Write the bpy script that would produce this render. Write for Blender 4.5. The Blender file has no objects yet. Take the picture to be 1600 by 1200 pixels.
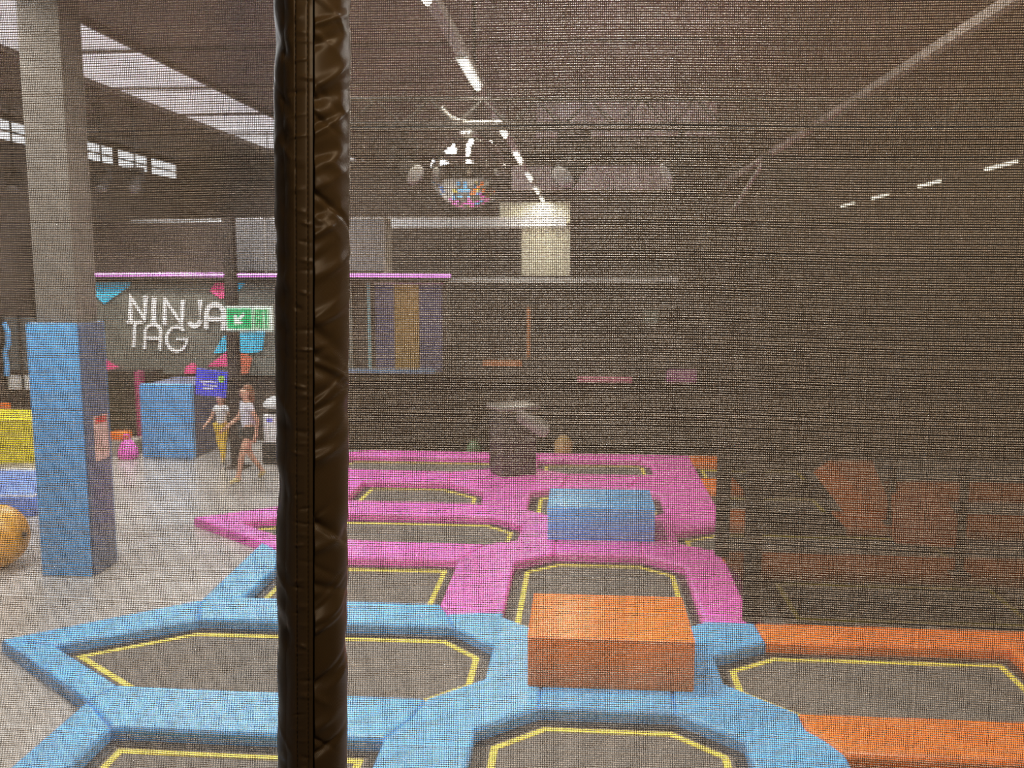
import bpy, bmesh, math, random
import numpy as np
from mathutils import Vector, Matrix

random.seed(7)
rng = np.random.default_rng(7)
SC = bpy.context.scene
COL = SC.collection
R = math.radians

# ------------------------------------------------------------------ camera
CAM_H, FPX, YAW, PITCH = 3.2, 1400.0, 4.54, 7.125
cam_d = bpy.data.cameras.new('camera')
cam = bpy.data.objects.new('camera', cam_d)
COL.objects.link(cam)
cam.location = (0, 0, CAM_H)
cam.rotation_euler = (R(90 - PITCH), 0, R(YAW))
cam_d.sensor_width = 36.0
cam_d.lens = 36.0 * FPX / 1600.0
cam_d.clip_start = 0.05
cam_d.clip_end = 200
cam_d.dof.use_dof = True
cam_d.dof.focus_distance = 0.86
cam_d.dof.aperture_fstop = 16.0
SC.camera = cam

# ------------------------------------------------------------------ world, exposure
world = bpy.data.worlds.new('world')
SC.world = world
world.use_nodes = True
world.node_tree.nodes['Background'].inputs[0].default_value = (0.9, 0.85, 0.8, 1)
world.node_tree.nodes['Background'].inputs[1].default_value = 0.03
SC.view_settings.view_transform = 'Standard'
SC.view_settings.look = 'None'
SC.view_settings.gamma = 1.0
SC.view_settings.use_curve_mapping = False
SC.view_settings.exposure = 0.0


def area_light(name, loc, size, size_y, power, color, rot=(0, 0, 0), spread=180):
    d = bpy.data.lights.new(name, 'AREA')
    d.shape = 'RECTANGLE'
    d.size, d.size_y = size, size_y
    d.energy = power
    d.color = color
    d.spread = R(spread)
    o = bpy.data.objects.new(name, d)
    o.location = loc
    o.rotation_euler = rot
    COL.objects.link(o)
    return o


# daylight that falls through the long roof light
area_light('roof_daylight', (-6.85, 14.0, 6.13), 1.6, 18.0, 1700, (0.93, 0.95, 1.0))
# added fill lamps, out of view over the near half of the court
FILL_PANELS = [(-6.6, 4.4), (0.1, 3.3), (2.9, 6.7), (-6.2, 8.0), (-2.6, 7.5)]
FILL_PANEL_POWER = [30, 380, 290, 90, 400]
for (hx, hy), pw in zip(FILL_PANELS, FILL_PANEL_POWER):
    area_light('fill_panel_light', (hx, hy, 5.93), 1.15, 1.15, pw, (1.0, 0.96, 0.9))
# warm lamp over the walkway the photograph is taken from
area_light('walkway_lamp_light', (0.58, 0.08, 4.14), 0.3, 0.3, 5.2, (1.0, 0.73, 0.45), (R(68), 0, R(16)), 130)

# ------------------------------------------------------------------ camera model (places things on real planes)
_p, _y = R(PITCH), R(YAW)
_F = Vector((-math.sin(_y) * math.cos(_p), math.cos(_y) * math.cos(_p), -math.sin(_p)))
_R = Vector((math.cos(_y), math.sin(_y), 0))
_U = _R.cross(_F)


def W(u, v, Y):
    """point of the hall seen at (u, v), on the plane at distance Y"""
    d = _R * ((u - 800) / FPX) + _U * ((600 - v) / FPX) + _F
    return Vector((0, 0, CAM_H)) + d * (Y / d.y)


# ------------------------------------------------------------------ materials
MATS = {}


def mat(name, color, rough=0.5, metal=0.0, spec=0.5, emit=None, estr=0.0, noise=None, bump=None, coat=0.0):
    if name in MATS:
        return MATS[name]
    m = bpy.data.materials.new(name)
    m.use_nodes = True
    nt = m.node_tree
    b = nt.nodes['Principled BSDF']
    b.inputs['Base Color'].default_value = (*color, 1)
    b.inputs['Roughness'].default_value = rough
    b.inputs['Metallic'].default_value = metal
    b.inputs['Specular IOR Level'].default_value = spec
    b.inputs['Coat Weight'].default_value = coat
    if emit:
        b.inputs['Emission Color'].default_value = (*emit, 1)
        b.inputs['Emission Strength'].default_value = estr
    if noise or bump:
        tc = nt.nodes.new('ShaderNodeTexCoord')
    if noise:
        sc, amt = noise
        n = nt.nodes.new('ShaderNodeTexNoise')
        n.inputs['Scale'].default_value = sc
        n.inputs['Detail'].default_value = 5
        nt.links.new(tc.outputs['Object'], n.inputs['Vector'])
        r = nt.nodes.new('ShaderNodeMapRange')
        r.inputs['From Min'].default_value = 0.3
        r.inputs['From Max'].default_value = 0.7
        r.inputs['To Min'].default_value = 1 - amt
        r.inputs['To Max'].default_value = 1 + amt
        nt.links.new(n.outputs['Fac'], r.inputs['Value'])
        mx = nt.nodes.new('ShaderNodeMix')
        mx.data_type = 'RGBA'
        mx.blend_type = 'MULTIPLY'
        mx.inputs[0].default_value = 1
        mx.inputs[6].default_value = (*color, 1)
        nt.links.new(r.outputs['Result'], mx.inputs[7])
        nt.links.new(mx.outputs[2], b.inputs['Base Color'])
    if bump:
        sc, st = bump
        n2 = nt.nodes.new('ShaderNodeTexNoise')
        n2.inputs['Scale'].default_value = sc
        n2.inputs['Detail'].default_value = 3
        nt.links.new(tc.outputs['Object'], n2.inputs['Vector'])
        bp = nt.nodes.new('ShaderNodeBump')
        bp.inputs['Strength'].default_value = st
        bp.inputs['Distance'].default_value = 0.02
        nt.links.new(n2.outputs['Fac'], bp.inputs['Height'])
        nt.links.new(bp.outputs['Normal'], b.inputs['Normal'])
    MATS[name] = m
    return m


BLUE = mat('blue_vinyl', (0.10, 0.37, 0.76), 0.42, noise=(2.5, 0.10), bump=(4, 0.25))
PINK = mat('pink_vinyl', (0.84, 0.115, 0.52), 0.42, noise=(2.5, 0.10), bump=(4, 0.25))
ORANGE = mat('orange_vinyl', (0.86, 0.16, 0.015), 0.42, noise=(2.5, 0.10), bump=(4, 0.25))
YELLOW = mat('yellow_vinyl', (0.88, 0.72, 0.02), 0.42, noise=(3, 0.06))
BED = mat('bed_fabric', (0.10, 0.092, 0.083), 0.8, noise=(30, 0.12))
LINE = mat('yellow_webbing', (0.80, 0.62, 0.07), 0.6)
BLACK = mat('black_vinyl', (0.02, 0.02, 0.02), 0.4)
MATTE = mat('matte_black', (0.006, 0.005, 0.0045), 0.9, spec=0.08)
BLACKM = mat('black_metal', (0.02, 0.02, 0.02), 0.35, 0.3)
DARK = mat('dark_paint', (0.034, 0.023, 0.018), 0.8, noise=(1.5, 0.15))
GREYP = mat('grey_plaster', (0.30, 0.27, 0.24), 0.85, noise=(2, 0.12))
WIRE = mat('dark_wire', (0.006, 0.006, 0.006), 0.9, spec=0.1)
GREYL = mat('light_grey_paint', (0.42, 0.41, 0.40), 0.6)
WHITE = mat('white_plastic', (0.80, 0.80, 0.78), 0.35)
STEEL = mat('steel', (0.55, 0.54, 0.52), 0.3, 1.0)
ALU = mat('dark_aluminium', (0.016, 0.015, 0.014), 0.85, spec=0.1)
BEIGE = mat('cream_paint', (0.62, 0.58, 0.42), 0.35)
TEAL = mat('cyan_print', (0.03, 0.42, 0.68), 0.6)
PPINK = mat('pink_print', (0.80, 0.06, 0.22), 0.6)
PORANGE = mat('red_orange_print', (0.55, 0.12, 0.06), 0.6)
BANNER = mat('charcoal_print', (0.10, 0.105, 0.09), 0.7, noise=(1.2, 0.25))
LETTER = mat('white_print', (0.85, 0.85, 0.82), 0.6)
PURPLE = mat('purple_cloth', (0.06, 0.055, 0.11), 0.7)
OCHRE = mat('ochre_cloth', (0.26, 0.15, 0.035), 0.7)

# ------------------------------------------------------------------ object helpers
WL = {}     # world origin of each empty / part


class MB:
    """collects faces in world coordinates; build() links ONE mesh object"""

    def __init__(s):
        s.v, s.f = [], []

    def add(s, vs, fs):
        o = len(s.v)
        s.v += [tuple(v) for v in vs]
        s.f += [tuple(i + o for i in f) for f in fs]
        return s

    def box(s, c, d, rot=None, bev=0.0):
        bm = bmesh.new()
        bmesh.ops.create_cube(bm, size=1)
        bmesh.ops.scale(bm, vec=d, verts=bm.verts)
        if bev:
            bmesh.ops.bevel(bm, geom=bm.edges[:], offset=bev, segments=2, affect='EDGES', profile=0.6)
        M = Matrix.Translation(c) @ (rot.to_4x4() if rot else Matrix())
        bm.verts.index_update()
        s.add([M @ v.co for v in bm.verts], [[v.index for v in f.verts] for f in bm.faces])
        bm.free()
        return s

    def prism(s, poly, z0, z1, bev=0.0):
        n = len(poly)
        a = sum(poly[i][0] * poly[(i + 1) % n][1] - poly[(i + 1) % n][0] * poly[i][1] for i in range(n))
        if a < 0:
            poly = poly[::-1]
        rings = [[(x, y, z0) for x, y in poly]]
        if bev:
            rings.append([(x, y, z1 - bev) for x, y in poly])
            q = inset(poly, bev * 0.45)
            rings.append([(x, y, z1 - bev * 0.25) for x, y in q])
            q = inset(poly, bev)
            rings.append([(x, y, z1) for x, y in q])
        else:
            rings.append([(x, y, z1) for x, y in poly])
        vs = [v for r in rings for v in r]
        fs = [list(range(n))[::-1]]
        for k in range(len(rings) - 1):
            for i in range(n):
                j = (i + 1) % n
                fs.append([k * n + i, k * n + j, (k + 1) * n + j, (k + 1) * n + i])
        fs.append([(len(rings) - 1) * n + i for i in range(n)])
        return s.add(vs, fs)

    def tube(s, pts, r, seg=8, caps=True):
        pts = [Vector(p) for p in pts]
        rs = r if isinstance(r, (list, tuple)) else [r] * len(pts)
        vs, fs = [], []
        up = None
        for i, p in enumerate(pts):
            t = (pts[min(i + 1, len(pts) - 1)] - pts[max(i - 1, 0)]).normalized()
            if up is None:
                up = t.orthogonal().normalized()
            else:
                up = (up - t * up.dot(t)).normalized()
            w = t.cross(up)
            for k in range(seg):
                a = 2 * math.pi * k / seg
                vs.append(p + (up * math.cos(a) + w * math.sin(a)) * rs[i])
        for i in range(len(pts) - 1):
            for k in range(seg):
                j = (k + 1) % seg
                fs.append([i * seg + k, i * seg + j, (i + 1) * seg + j, (i + 1) * seg + k])
        if caps:
            fs.append(list(range(seg))[::-1])
            fs.append([(len(pts) - 1) * seg + k for k in range(seg)])
        return s.add(vs, fs)

    def lathe(s, c, axis, prof, seg=24):
        """prof = [(distance along axis, radius)]"""
        axis = Vector(axis).normalized()
        return s.tube([Vector(c) + axis * a for a, _ in prof], [max(r, 1e-4) for _, r in prof], seg)

    def build(s, name, m, parent=None, smooth=False, loc=None):
        org = WL[parent] if parent else Vector(loc or (0, 0, 0))
        me = bpy.data.meshes.new(name)
        me.from_pydata([tuple(Vector(v) - org) for v in s.v], [], s.f)
        me.materials.append(m)
        me.validate()
        me.update()
        if smooth:
            me.shade_smooth()
            me.set_sharp_from_angle(angle=R(50))
        o = bpy.data.objects.new(name, me)
        COL.objects.link(o)
        if parent:
            o.parent = parent
        else:
            o.location = org
        WL[o] = org
        return o


def inset(poly, d):
    """move every edge of a counter-clockwise polygon inwards by d"""
    n = len(poly)
    out = []
    for i in range(n):
        p0, p1, p2 = Vector(poly[i - 1]), Vector(poly[i]), Vector(poly[(i + 1) % n])
        e1, e2 = (p1 - p0).normalized(), (p2 - p1).normalized()
        n1, n2 = Vector((-e1.y, e1.x)), Vector((-e2.y, e2.x))
        k = 1 + n1.dot(n2)
        b = (n1 + n2) / max(k, 0.35)
        out.append(tuple(p1 + b * d))
    return out


def tag(o, label, cat, group=None):
    o['label'] = label
    o['category'] = cat
    if group:
        o['group'] = group
    return o


def struct(o):
    o['kind'] = 'structure'
    return o


def thing(name, label, cat, loc=(0, 0, 0), group=None):
    o = bpy.data.objects.new(name, None)
    COL.objects.link(o)
    o.location = loc
    o.empty_display_size = 0.2
    WL[o] = Vector(loc)
    return tag(o, label, cat, group)


FZ = -0.12          # hall floor; the tops of the court cushions lie at z = 0

# ------------------------------------------------------------------ the hall shell
fm = mat('floor_vinyl', (0.36, 0.34, 0.315), 0.30, noise=(0.7, 0.10), spec=0.5)
struct(MB().box((0.5, 10.75, FZ - 0.05), (23.5, 27.9, 0.1)).build('floor', fm))
struct(MB().box((0.5, -3.1, 3.05), (23.4, 0.2, 6.3)).build('wall_front', mat('walkway_wall_paint', (0.07, 0.06, 0.05), 0.8)))
struct(MB().box((0.5, -1.05, 1.6), (23.0, 3.8, 0.2)).build('floor_walkway', DARK))
struct(MB().box((0.5, 24.6, 3.0), (23.4, 0.2, 6.4)).build('wall_back', DARK))
struct(MB().box((12.1, 10.75, 3.0), (0.2, 27.7, 6.4)).build('wall_right', DARK))
# left wall with a high window band
wl = MB()
wl.box((-11.1, 10.75, 2.75), (0.2, 27.7, 5.9))
wl.box((-11.1, 10.75, 6.14), (0.2, 27.7, 0.12))
struct(wl.build('wall_left', DARK))
WIN = mat('daylit_glass', (0.8, 0.85, 0.9), 0.2, emit=(0.93, 0.97, 1.0), estr=1.6)
for i in range(6):
    y0 = 14.2 + i * 1.65
    w = MB().box((-11.06, y0 + 0.8, 5.89), (0.04, 1.5, 0.36)).build('window_%d' % (i + 1), WIN)
    struct(w)
    fr = MB()
    for yy in (y0 + 0.02, y0 + 1.58):
        fr.box((-11.02, yy, 5.89), (0.08, 0.08, 0.38))
    fr.box((-11.02, y0 + 0.8, 5.87), (0.06, 1.5, 0.035))
    fr.build('window_frame', DARK, w)
# roof with the opening of the roof light
CEIL = mat('ceiling_sheet', (0.13, 0.095, 0.075), 0.75, noise=(1.0, 0.12))
SKX0, SKX1, SKY0, SKY1 = -7.75, -5.95, 2.4, 24.4
ce = MB()
ce.box(((-11.2 + SKX0) / 2, 10.75, 6.25), (SKX0 + 11.2, 27.9, 0.1))
ce.box(((12.2 + SKX1) / 2, 10.75, 6.25), (12.2 - SKX1, 27.9, 0.1))
ce.box(((SKX0 + SKX1) / 2, -0.4, 6.25), (SKX1 - SKX0, 5.6, 0.1))
struct(ce.build('ceiling', CEIL))
SKYL = mat('opal_roof_sheet', (0.8, 0.8, 0.8), 0.5, emit=(0.92, 0.89, 0.93), estr=0.85)
ny = 9
for i in range(ny):
    a = SKY0 + (SKY1 - SKY0) * i / ny
    b = SKY0 + (SKY1 - SKY0) * (i + 1) / ny
    o = MB().box(((SKX0 + SKX1) / 2, (a + b) / 2, 6.215), (SKX1 - SKX0, b - a - 0.02, 0.04)).build('window_%d' % (7 + i), SKYL)
    struct(o)
k = 0
for yy in np.arange(4.85, 24.3, 2.44):
    k += 1
    struct(MB().box((0.5, yy, 6.175), (23.0, 0.06, 0.035)).build('trim_%d' % k, CEIL))
for xx in (SKX0, SKX1):
    k += 1
    struct(MB().box((xx, 12.5, 6.17), (0.06, 23.0, 0.1)).build('trim_%d' % k, CEIL))

# ------------------------------------------------------------------ trampoline court
BEDS = {}


def trampoline(poly, label, group='trampolines of the court'):
    n = len(poly)
    a = sum(poly[i][0] * poly[(i + 1) % n][1] - poly[(i + 1) % n][0] * poly[i][1] for i in range(n))
    if a < 0:
        poly = poly[::-1]
    c = (sum(p[0] for p in poly) / n, sum(p[1] for p in poly) / n, FZ)
    t = thing('trampoline', label, 'trampoline', c, group)
    MB().prism(poly, FZ + 0.004, FZ + 0.012).build('jumping_bed', BED, t)
    # black spring cover edge and yellow border webbing
    e1 = inset(poly, 0.085)
    o1, o2 = inset(poly, 0.115), inset(poly, 0.165)
    MB().add([(x, y, FZ + 0.014) for x, y in poly] + [(x, y, FZ + 0.020) for x, y in e1],
             [[i, (i + 1) % n, n + (i + 1) % n, n + i] for i in range(n)]).build('edge_webbing', BLACK, t)
    vs, fs = [], []
    for ring, z in ((o1, FZ + 0.012), (o1, FZ + 0.018), (o2, FZ + 0.018), (o2, FZ + 0.012)):
        vs += [(x, y, z) for x, y in ring]
    for r in range(3):
        for i in range(n):
            j = (i + 1) % n
            fs.append([r * n + i, r * n + j, (r + 1) * n + j, (r + 1) * n + i])
    MB().add(vs, fs).build('border_line', LINE, t)
    return t


def pad(poly, m, label, group):
    n = len(poly)
    c = (sum(p[0] for p in poly) / n, sum(p[1] for p in poly) / n, FZ)
    o = MB().prism([(x, y) for x, y in poly], FZ, 0.0, 0.030).build('floor_pad', m, None, False, c)
    return tag(o, label, 'pad', group)


def octo(x0, x1, y0, y1, cx=0.43, cy=0.36):
    return [(x0, y0 + cy), (x0 + cx, y0), (x1 - cx, y0), (x1, y0 + cy), (x1, y1 - cy), (x1 - cx, y1), (x0 + cx, y1), (x0, y1 - cy)]


BX0, BX1 = -0.73, 1.14
T1, T3, T5 = (-5.07, 7.15), (-5.08, 11.11), (-5.05, 14.75)
L0, L1, L2, L3, L4, L5, L6 = (-3.70, 3.2), (-3.70, 6.13), (-3.73, 8.23), (-3.80, 10.13), (-3.78, 12.0), (-3.80, 13.75), (-3.9, 15.72)

trampoline([(-3.32, 3.2), (-1.35, 3.2), (-1.35, 5.77), (-3.32, 5.77)], 'rectangular trampoline ringed by blue pads, in front of the long pointed blue-edged one')
trampoline([(-4.55, 7.09), (-3.60, 6.40), (-1.16, 6.37), (-0.75, 6.74), (-0.75, 7.38), (-1.16, 7.78), (-3.55, 7.77)],
           'long trampoline with a pointed end, framed all round by blue pads')
trampoline([(-3.34, 8.33), (-1.36, 8.30), (-1.37, 9.68), (-3.31, 9.64)], 'trampoline with blue pads on its near side and pink on its far side')
trampoline([(-4.44, 10.98), (-3.60, 10.33), (-1.14, 10.25), (-0.77, 10.46), (-0.75, 11.12), (-1.17, 11.49), (-3.35, 11.50)],
           'long trampoline with a pointed end, framed all round by pink pads')
trampoline([(-3.36, 12.15), (-1.40, 12.12), (-1.43, 12.87), (-2.04, 13.38), (-3.34, 13.35)], 'trampoline with one cut corner facing the black padded post')
trampoline([(-4.5, 14.75), (-3.75, 14.15), (-2.10, 14.07), (-1.35, 14.42), (-1.2, 14.7), (-1.2, 15.27), (-4.0, 15.25)],
           'trampoline in the last pink row, left behind the black padded post')
trampoline(octo(BX0, BX1, 4.0, 6.30), 'eight-sided trampoline in front of the orange foam block')
trampoline(octo(BX0, BX1, 7.69, 9.99, 0.43, 0.34), 'eight-sided trampoline right behind the orange foam block')
trampoline(octo(BX0, BX1, 11.5, 13.22, 0.43, 0.34), 'eight-sided trampoline right behind the blue foam block')
trampoline([(-0.73, 14.41), (-0.2, 14.07), (0.92, 14.06), (1.17, 14.1), (1.16, 15.11), (1.0, 15.26), (-0.75, 15.2)],
           'trampoline in the last pink row, beside the orange-edged ones')
trampoline([(1.78, 3.2), (3.68, 3.2), (3.68, 5.80), (1.78, 5.80)], 'trampoline beyond the near orange strip, cut off by the blue junction pad')
trampoline([(1.13, 6.80), (1.60, 6.36), (3.68, 6.36), (3.68, 7.66), (1.62, 7.64), (1.13, 7.31)],
           'wide trampoline between the two bright orange strips in front of the dark net')
trampoline([(1.95, 8.30), (4.4, 8.30), (4.4, 9.56), (1.95, 9.56)], 'trampoline lying just behind the dark divider net')
trampoline([(1.17, 10.46), (1.59, 10.20), (4.4, 10.20), (4.4, 11.34), (1.72, 11.32), (1.17, 10.96)], 'trampoline reaching from the pink pads under the divider net')
trampoline([(1.86, 12.08), (3.5, 12.08), (3.5, 13.22), (1.86, 13.22)], 'orange-edged trampoline beside the blue foam block trampoline')
trampoline([(1.87, 13.97), (3.7, 13.97), (3.7, 15.08), (1.87, 15.08)], 'orange-edged trampoline in the farthest row')

GB, GP, GO = 'blue court cushions', 'pink court cushions', 'orange court cushions'
pad([L0, L1, (-3.32, 5.77), (-3.32, 3.2)], BLUE, 'blue pad along the outer side of the rectangular near trampoline', GB)
pad([T1, (-4.55, 7.09), (-3.60, 6.40), L1], BLUE, 'slanted blue pad on the near side of the blue pointed tip', GB)
pad([L1, (-3.60, 6.40), (-1.16, 6.37), (-1.22, 6.06), (-1.35, 5.77), (-3.32, 5.77)], BLUE, 'long blue strip between the rectangular and the pointed trampoline', GB)
pad([T1, L2, (-3.55, 7.77), (-4.55, 7.09)], BLUE, 'slanted blue pad on the far side of the blue pointed tip', GB)
pad([L2, (-3.34, 8.33), (-1.36, 8.30), (-1.25, 8.07), (-1.16, 7.78), (-3.55, 7.77)], BLUE, 'long blue strip behind the blue-framed pointed trampoline', GB)
pad([L2, L3, (-3.31, 9.64), (-3.34, 8.33)], BLUE, 'blue side pad running up to the pink pads along the grey floor', GB)
pad([(-1.35, 5.77), (-1.35, 3.2), (-0.73, 3.2), (-0.73, 5.94), (-0.30, 6.30), (-0.30, 7.69), (-0.73, 8.03), (-0.73, 8.15), (-1.25, 8.07), (-1.16, 7.78), (-0.75, 7.38), (-0.75, 6.74), (-1.16, 6.37), (-1.22, 6.06)],
    BLUE, 'forked blue junction pad left of the orange foam block', GB)
pad([(-0.30, 6.30), (0.71, 6.30), (0.71, 7.69), (-0.30, 7.69)], BLUE, 'blue pad under the orange foam block', GB)
pad([(0.71, 6.30), (1.14, 5.94), (1.14, 3.2), (1.78, 3.2), (1.78, 5.80), (1.70, 5.98), (1.60, 6.12), (1.60, 6.36), (1.13, 6.80), (1.13, 7.31), (1.62, 7.64), (1.60, 8.06), (1.14, 8.06), (0.71, 7.69)],
    BLUE, 'forked blue junction pad between orange foam block and orange strips', GB)
pad([L3, (-3.31, 9.64), (-1.37, 9.68), (-1.14, 10.25), (-3.60, 10.33)], PINK, 'long pink strip in front of the pink pointed trampoline', GP)
pad([T3, (-4.44, 10.98), (-3.60, 10.33), L3], PINK, 'slanted pink pad on the near side of the pink pointed tip', GP)
pad([T3, L4, (-3.35, 11.50), (-4.44, 10.98)], PINK, 'slanted pink pad on the far side of the pink pointed tip', GP)
pad([L4, (-3.36, 12.15), (-1.40, 12.12), (-1.32, 11.86), (-1.17, 11.49), (-3.35, 11.50)], PINK, 'long pink strip behind the pink-framed pointed trampoline', GP)
pad([L4, L5, (-3.34, 13.35), (-3.36, 12.15)], PINK, 'pink side pad by the trampoline with a cut corner', GP)
pad([(-1.36, 8.30), (-1.25, 8.07), (-0.73, 8.15), (-0.73, 9.65), (-0.30, 9.99), (-0.30, 11.5), (-0.73, 11.84), (-1.32, 11.86), (-1.17, 11.49), (-0.75, 11.12), (-0.77, 10.46), (-1.14, 10.25), (-1.37, 9.68)],
    PINK, 'forked pink junction pad left of the blue foam block', GP)
pad([(-1.32, 11.86), (-0.73, 11.84), (-0.73, 12.88), (-0.30, 13.22), (-0.2, 14.07), (-0.73, 14.41), (-0.75, 15.2), (-0.75, 15.7), (-1.2, 15.7), (-1.2, 14.7), (-1.35, 14.42), (-2.10, 14.07), (-2.04, 13.38), (-1.43, 12.87), (-1.40, 12.12)],
    PINK, 'pink junction pad under the black padded post', GP)
pad([L5, (-3.34, 13.35), (-2.04, 13.38), (-2.10, 14.07), (-3.75, 14.15)], PINK, 'pink strip behind the trampoline with a cut corner', GP)
pad([T5, (-4.5, 14.75), (-3.75, 14.15), L5], PINK, 'slanted pink pad before the last pink row', GP)
pad([T5, L6, (-4.0, 15.25), (-4.5, 14.75)], PINK, 'slanted pink corner pad of the last pink row', GP)
pad([L6, (-4.0, 15.25), (-1.2, 15.27), (-1.2, 15.7)], PINK, 'pink end strip left of the black padded post', GP)
pad([(-0.30, 9.99), (0.71, 9.99), (0.71, 11.5), (-0.30, 11.5)], PINK, 'pink pad under the blue foam block', GP)
pad([(-0.30, 13.22), (0.71, 13.22), (0.92, 14.06), (-0.2, 14.07)], PINK, 'pink strip behind the blue foam block trampoline', GP)
pad([(-0.75, 15.2), (1.0, 15.26), (1.12, 15.7), (-0.75, 15.7)], PINK, 'pink end strip right of the black padded post', GP)
pad([(0.71, 9.99), (1.14, 9.65), (1.14, 8.06), (1.60, 8.06), (1.70, 8.3), (1.70, 9.3), (1.60, 9.85), (1.59, 10.20), (1.17, 10.46), (1.17, 10.96), (1.72, 11.32), (1.80, 11.6), (1.14, 11.84), (0.71, 11.5)],
    PINK, 'forked pink junction pad between the foam blocks and the net posts', GP)
pad([(1.14, 11.84), (1.80, 11.6), (1.86, 12.08), (1.87, 15.08), (1.88, 15.7), (1.12, 15.7), (1.0, 15.26), (1.16, 15.11), (1.17, 14.1), (0.92, 14.06), (0.71, 13.22), (1.14, 12.88)],
    PINK, 'long pink pad between the last pink and orange trampolines', GP)
pad([(1.62, 7.64), (3.68, 7.66), (4.1, 7.66), (4.1, 8.06), (1.60, 8.06)], ORANGE, 'bright orange strip along the foot of the dark net', GO)
pad([(1.60, 6.36), (1.60, 6.12), (1.70, 5.98), (1.78, 5.80), (4.1, 5.80), (4.1, 6.36)], ORANGE, 'bright orange strip on the near side of the wide right trampoline', GO)
pad([(3.68, 6.36), (4.1, 6.36), (4.1, 7.66), (3.68, 7.66)], ORANGE, 'orange side pad at the end of the wide right trampoline', GO)
pad([(3.68, 3.2), (4.1, 3.2), (4.1, 5.80), (3.68, 5.80)], ORANGE, 'orange side pad at the end of the near right trampoline', GO)
pad([(1.72, 9.56), (7.0, 9.56), (7.0, 10.20), (1.59, 10.20), (1.60, 9.85)], ORANGE, 'dim orange strip, first one seen behind the dark net', GO)
pad([(1.72, 11.34), (2.25, 11.34), (2.25, 12.08), (1.86, 12.08), (1.80, 11.6)], ORANGE, 'short orange pad glimpsed right behind the net posts', GO)
pad([(2.25, 11.34), (3.35, 11.34), (3.35, 12.08), (2.25, 12.08)], MATTE, 'black pad between the two dim orange strips behind the net', 'black court cushions')
pad([(3.35, 11.34), (4.75, 11.34), (4.75, 12.08), (3.35, 12.08)], ORANGE, 'dim orange strip under the slanted orange wedge', GO)
pad([(1.86, 13.22), (2.4, 13.22), (2.4, 13.97), (1.87, 13.97)], ORANGE, 'short orange pad between the two farthest orange-edged trampolines', GO)
pad([(2.4, 13.22), (3.7, 13.22), (3.7, 13.97), (2.4, 13.97)], MATTE, 'black pad left of the slanted orange wedge', 'black court cushions')
pad([(4.65, 13.22), (7.6, 13.22), (7.6, 13.97), (4.65, 13.97)], ORANGE, 'dim orange strip behind the slanted orange wedge', GO)
pad([(2.5, 15.08), (4.3, 15.08), (4.3, 15.7), (2.5, 15.7)], MATTE, 'black end pad of the farthest trampoline row', 'black court cushions')
pad([(1.87, 15.08), (2.5, 15.08), (2.5, 15.7), (1.88, 15.7)], ORANGE, 'orange end strip of the farthest trampoline row', GO)
pad([(4.85, 11.34), (7.2, 11.34), (7.2, 12.08), (4.85, 12.08)], ORANGE, 'dim orange strip beyond the second net pole', GO)


def foam_block(m, y0, label):
    t = thing('foam_block', label, 'foam block', (0.235, y0 + 0.47, 0.0))
    MB().box((0.235, y0 + 0.47, 0.2005), (1.28, 0.95, 0.40), None, 0.018).build('cover', m, t, True)
    pipe = MB()
    z = 0.398
    for a, b in (((-0.40, y0), (0.87, y0)), ((-0.40, y0 + 0.94), (0.87, y0 + 0.94)), ((-0.40, y0), (-0.40, y0 + 0.94)), ((0.87, y0), (0.87, y0 + 0.94))):
        pipe.tube([(a[0], a[1], z), (b[0], b[1], z)], 0.0075, 6)
    pipe.build('piping', m, t)
    return t


foam_block(ORANGE, 6.62, 'orange vinyl foam block lying across the blue pads')
foam_block(BLUE, 10.48, 'blue vinyl foam block lying across the pink pads')

# slanted orange wedges behind the net
w1 = MB()
w1.add([(3.50, 11.85, 0), (4.10, 11.85, 0), (4.60, 14.5, 0), (3.72, 14.5, 0), (3.85, 11.95, 0.10), (4.10, 11.95, 0.10), (4.60, 14.4, 0.22), (3.95, 14.4, 0.22)],
       [(3, 2, 1, 0), (0, 1, 5, 4), (1, 2, 6, 5), (2, 3, 7, 6), (3, 0, 4, 7), (4, 5, 6, 7)])
tag(w1.build('ramp_wedge', ORANGE, None, False, (4.0, 13.2, 0)), 'slanted orange wedge rising behind the dark net', 'wedge')
w2 = MB()
pr = [(-0.62, 0.02), (-0.55, 0.0), (0.55, 0.0), (0.66, 0.10), (0.66, 0.42), (0.40, 0.72), (-0.30, 0.72), (-0.62, 0.62)]
ROTW = Matrix.Rotation(R(-12), 3, 'Z')
c2 = Vector((4.05, 10.60, 0))
fr_, bk_ = [], []
for x, h in pr:
    fr_.append(c2 + ROTW @ Vector((x * 0.55, h * 0.55, h * 0.75)))
    bk_.append(c2 + ROTW @ Vector((x * 0.55, h * 0.55 + 0.18, h * 0.75)))
n = len(pr)
w2.add(fr_ + bk_, [list(range(n)), list(range(n, 2 * n))[::-1]] + [[i, n + i, n + (i + 1) % n, (i + 1) % n] for i in range(n)])
tag(w2.build('lean_pad', ORANGE, None, False, (4.05, 10.60, 0)), 'rounded orange lean-back pad between the two thin net poles', 'pad')
for px_, py_, h_, lb in ((3.95, 11.52, 2.6, 'thin dark net pole beside the slanted orange wedge'), (4.02, 9.58, 2.6, 'thin dark net pole beside the rounded orange pad')):
    t = thing('net_pole', lb, 'pole', (px_, py_, 0))
    MB().tube([(px_, py_, 0), (px_, py_, h_)], 0.045, 12).build('pole', BLACKM, t, True)
    MB().box((px_, py_, 0.012), (0.18, 0.18, 0.024)).build('base_plate', BLACKM, t)

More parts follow.
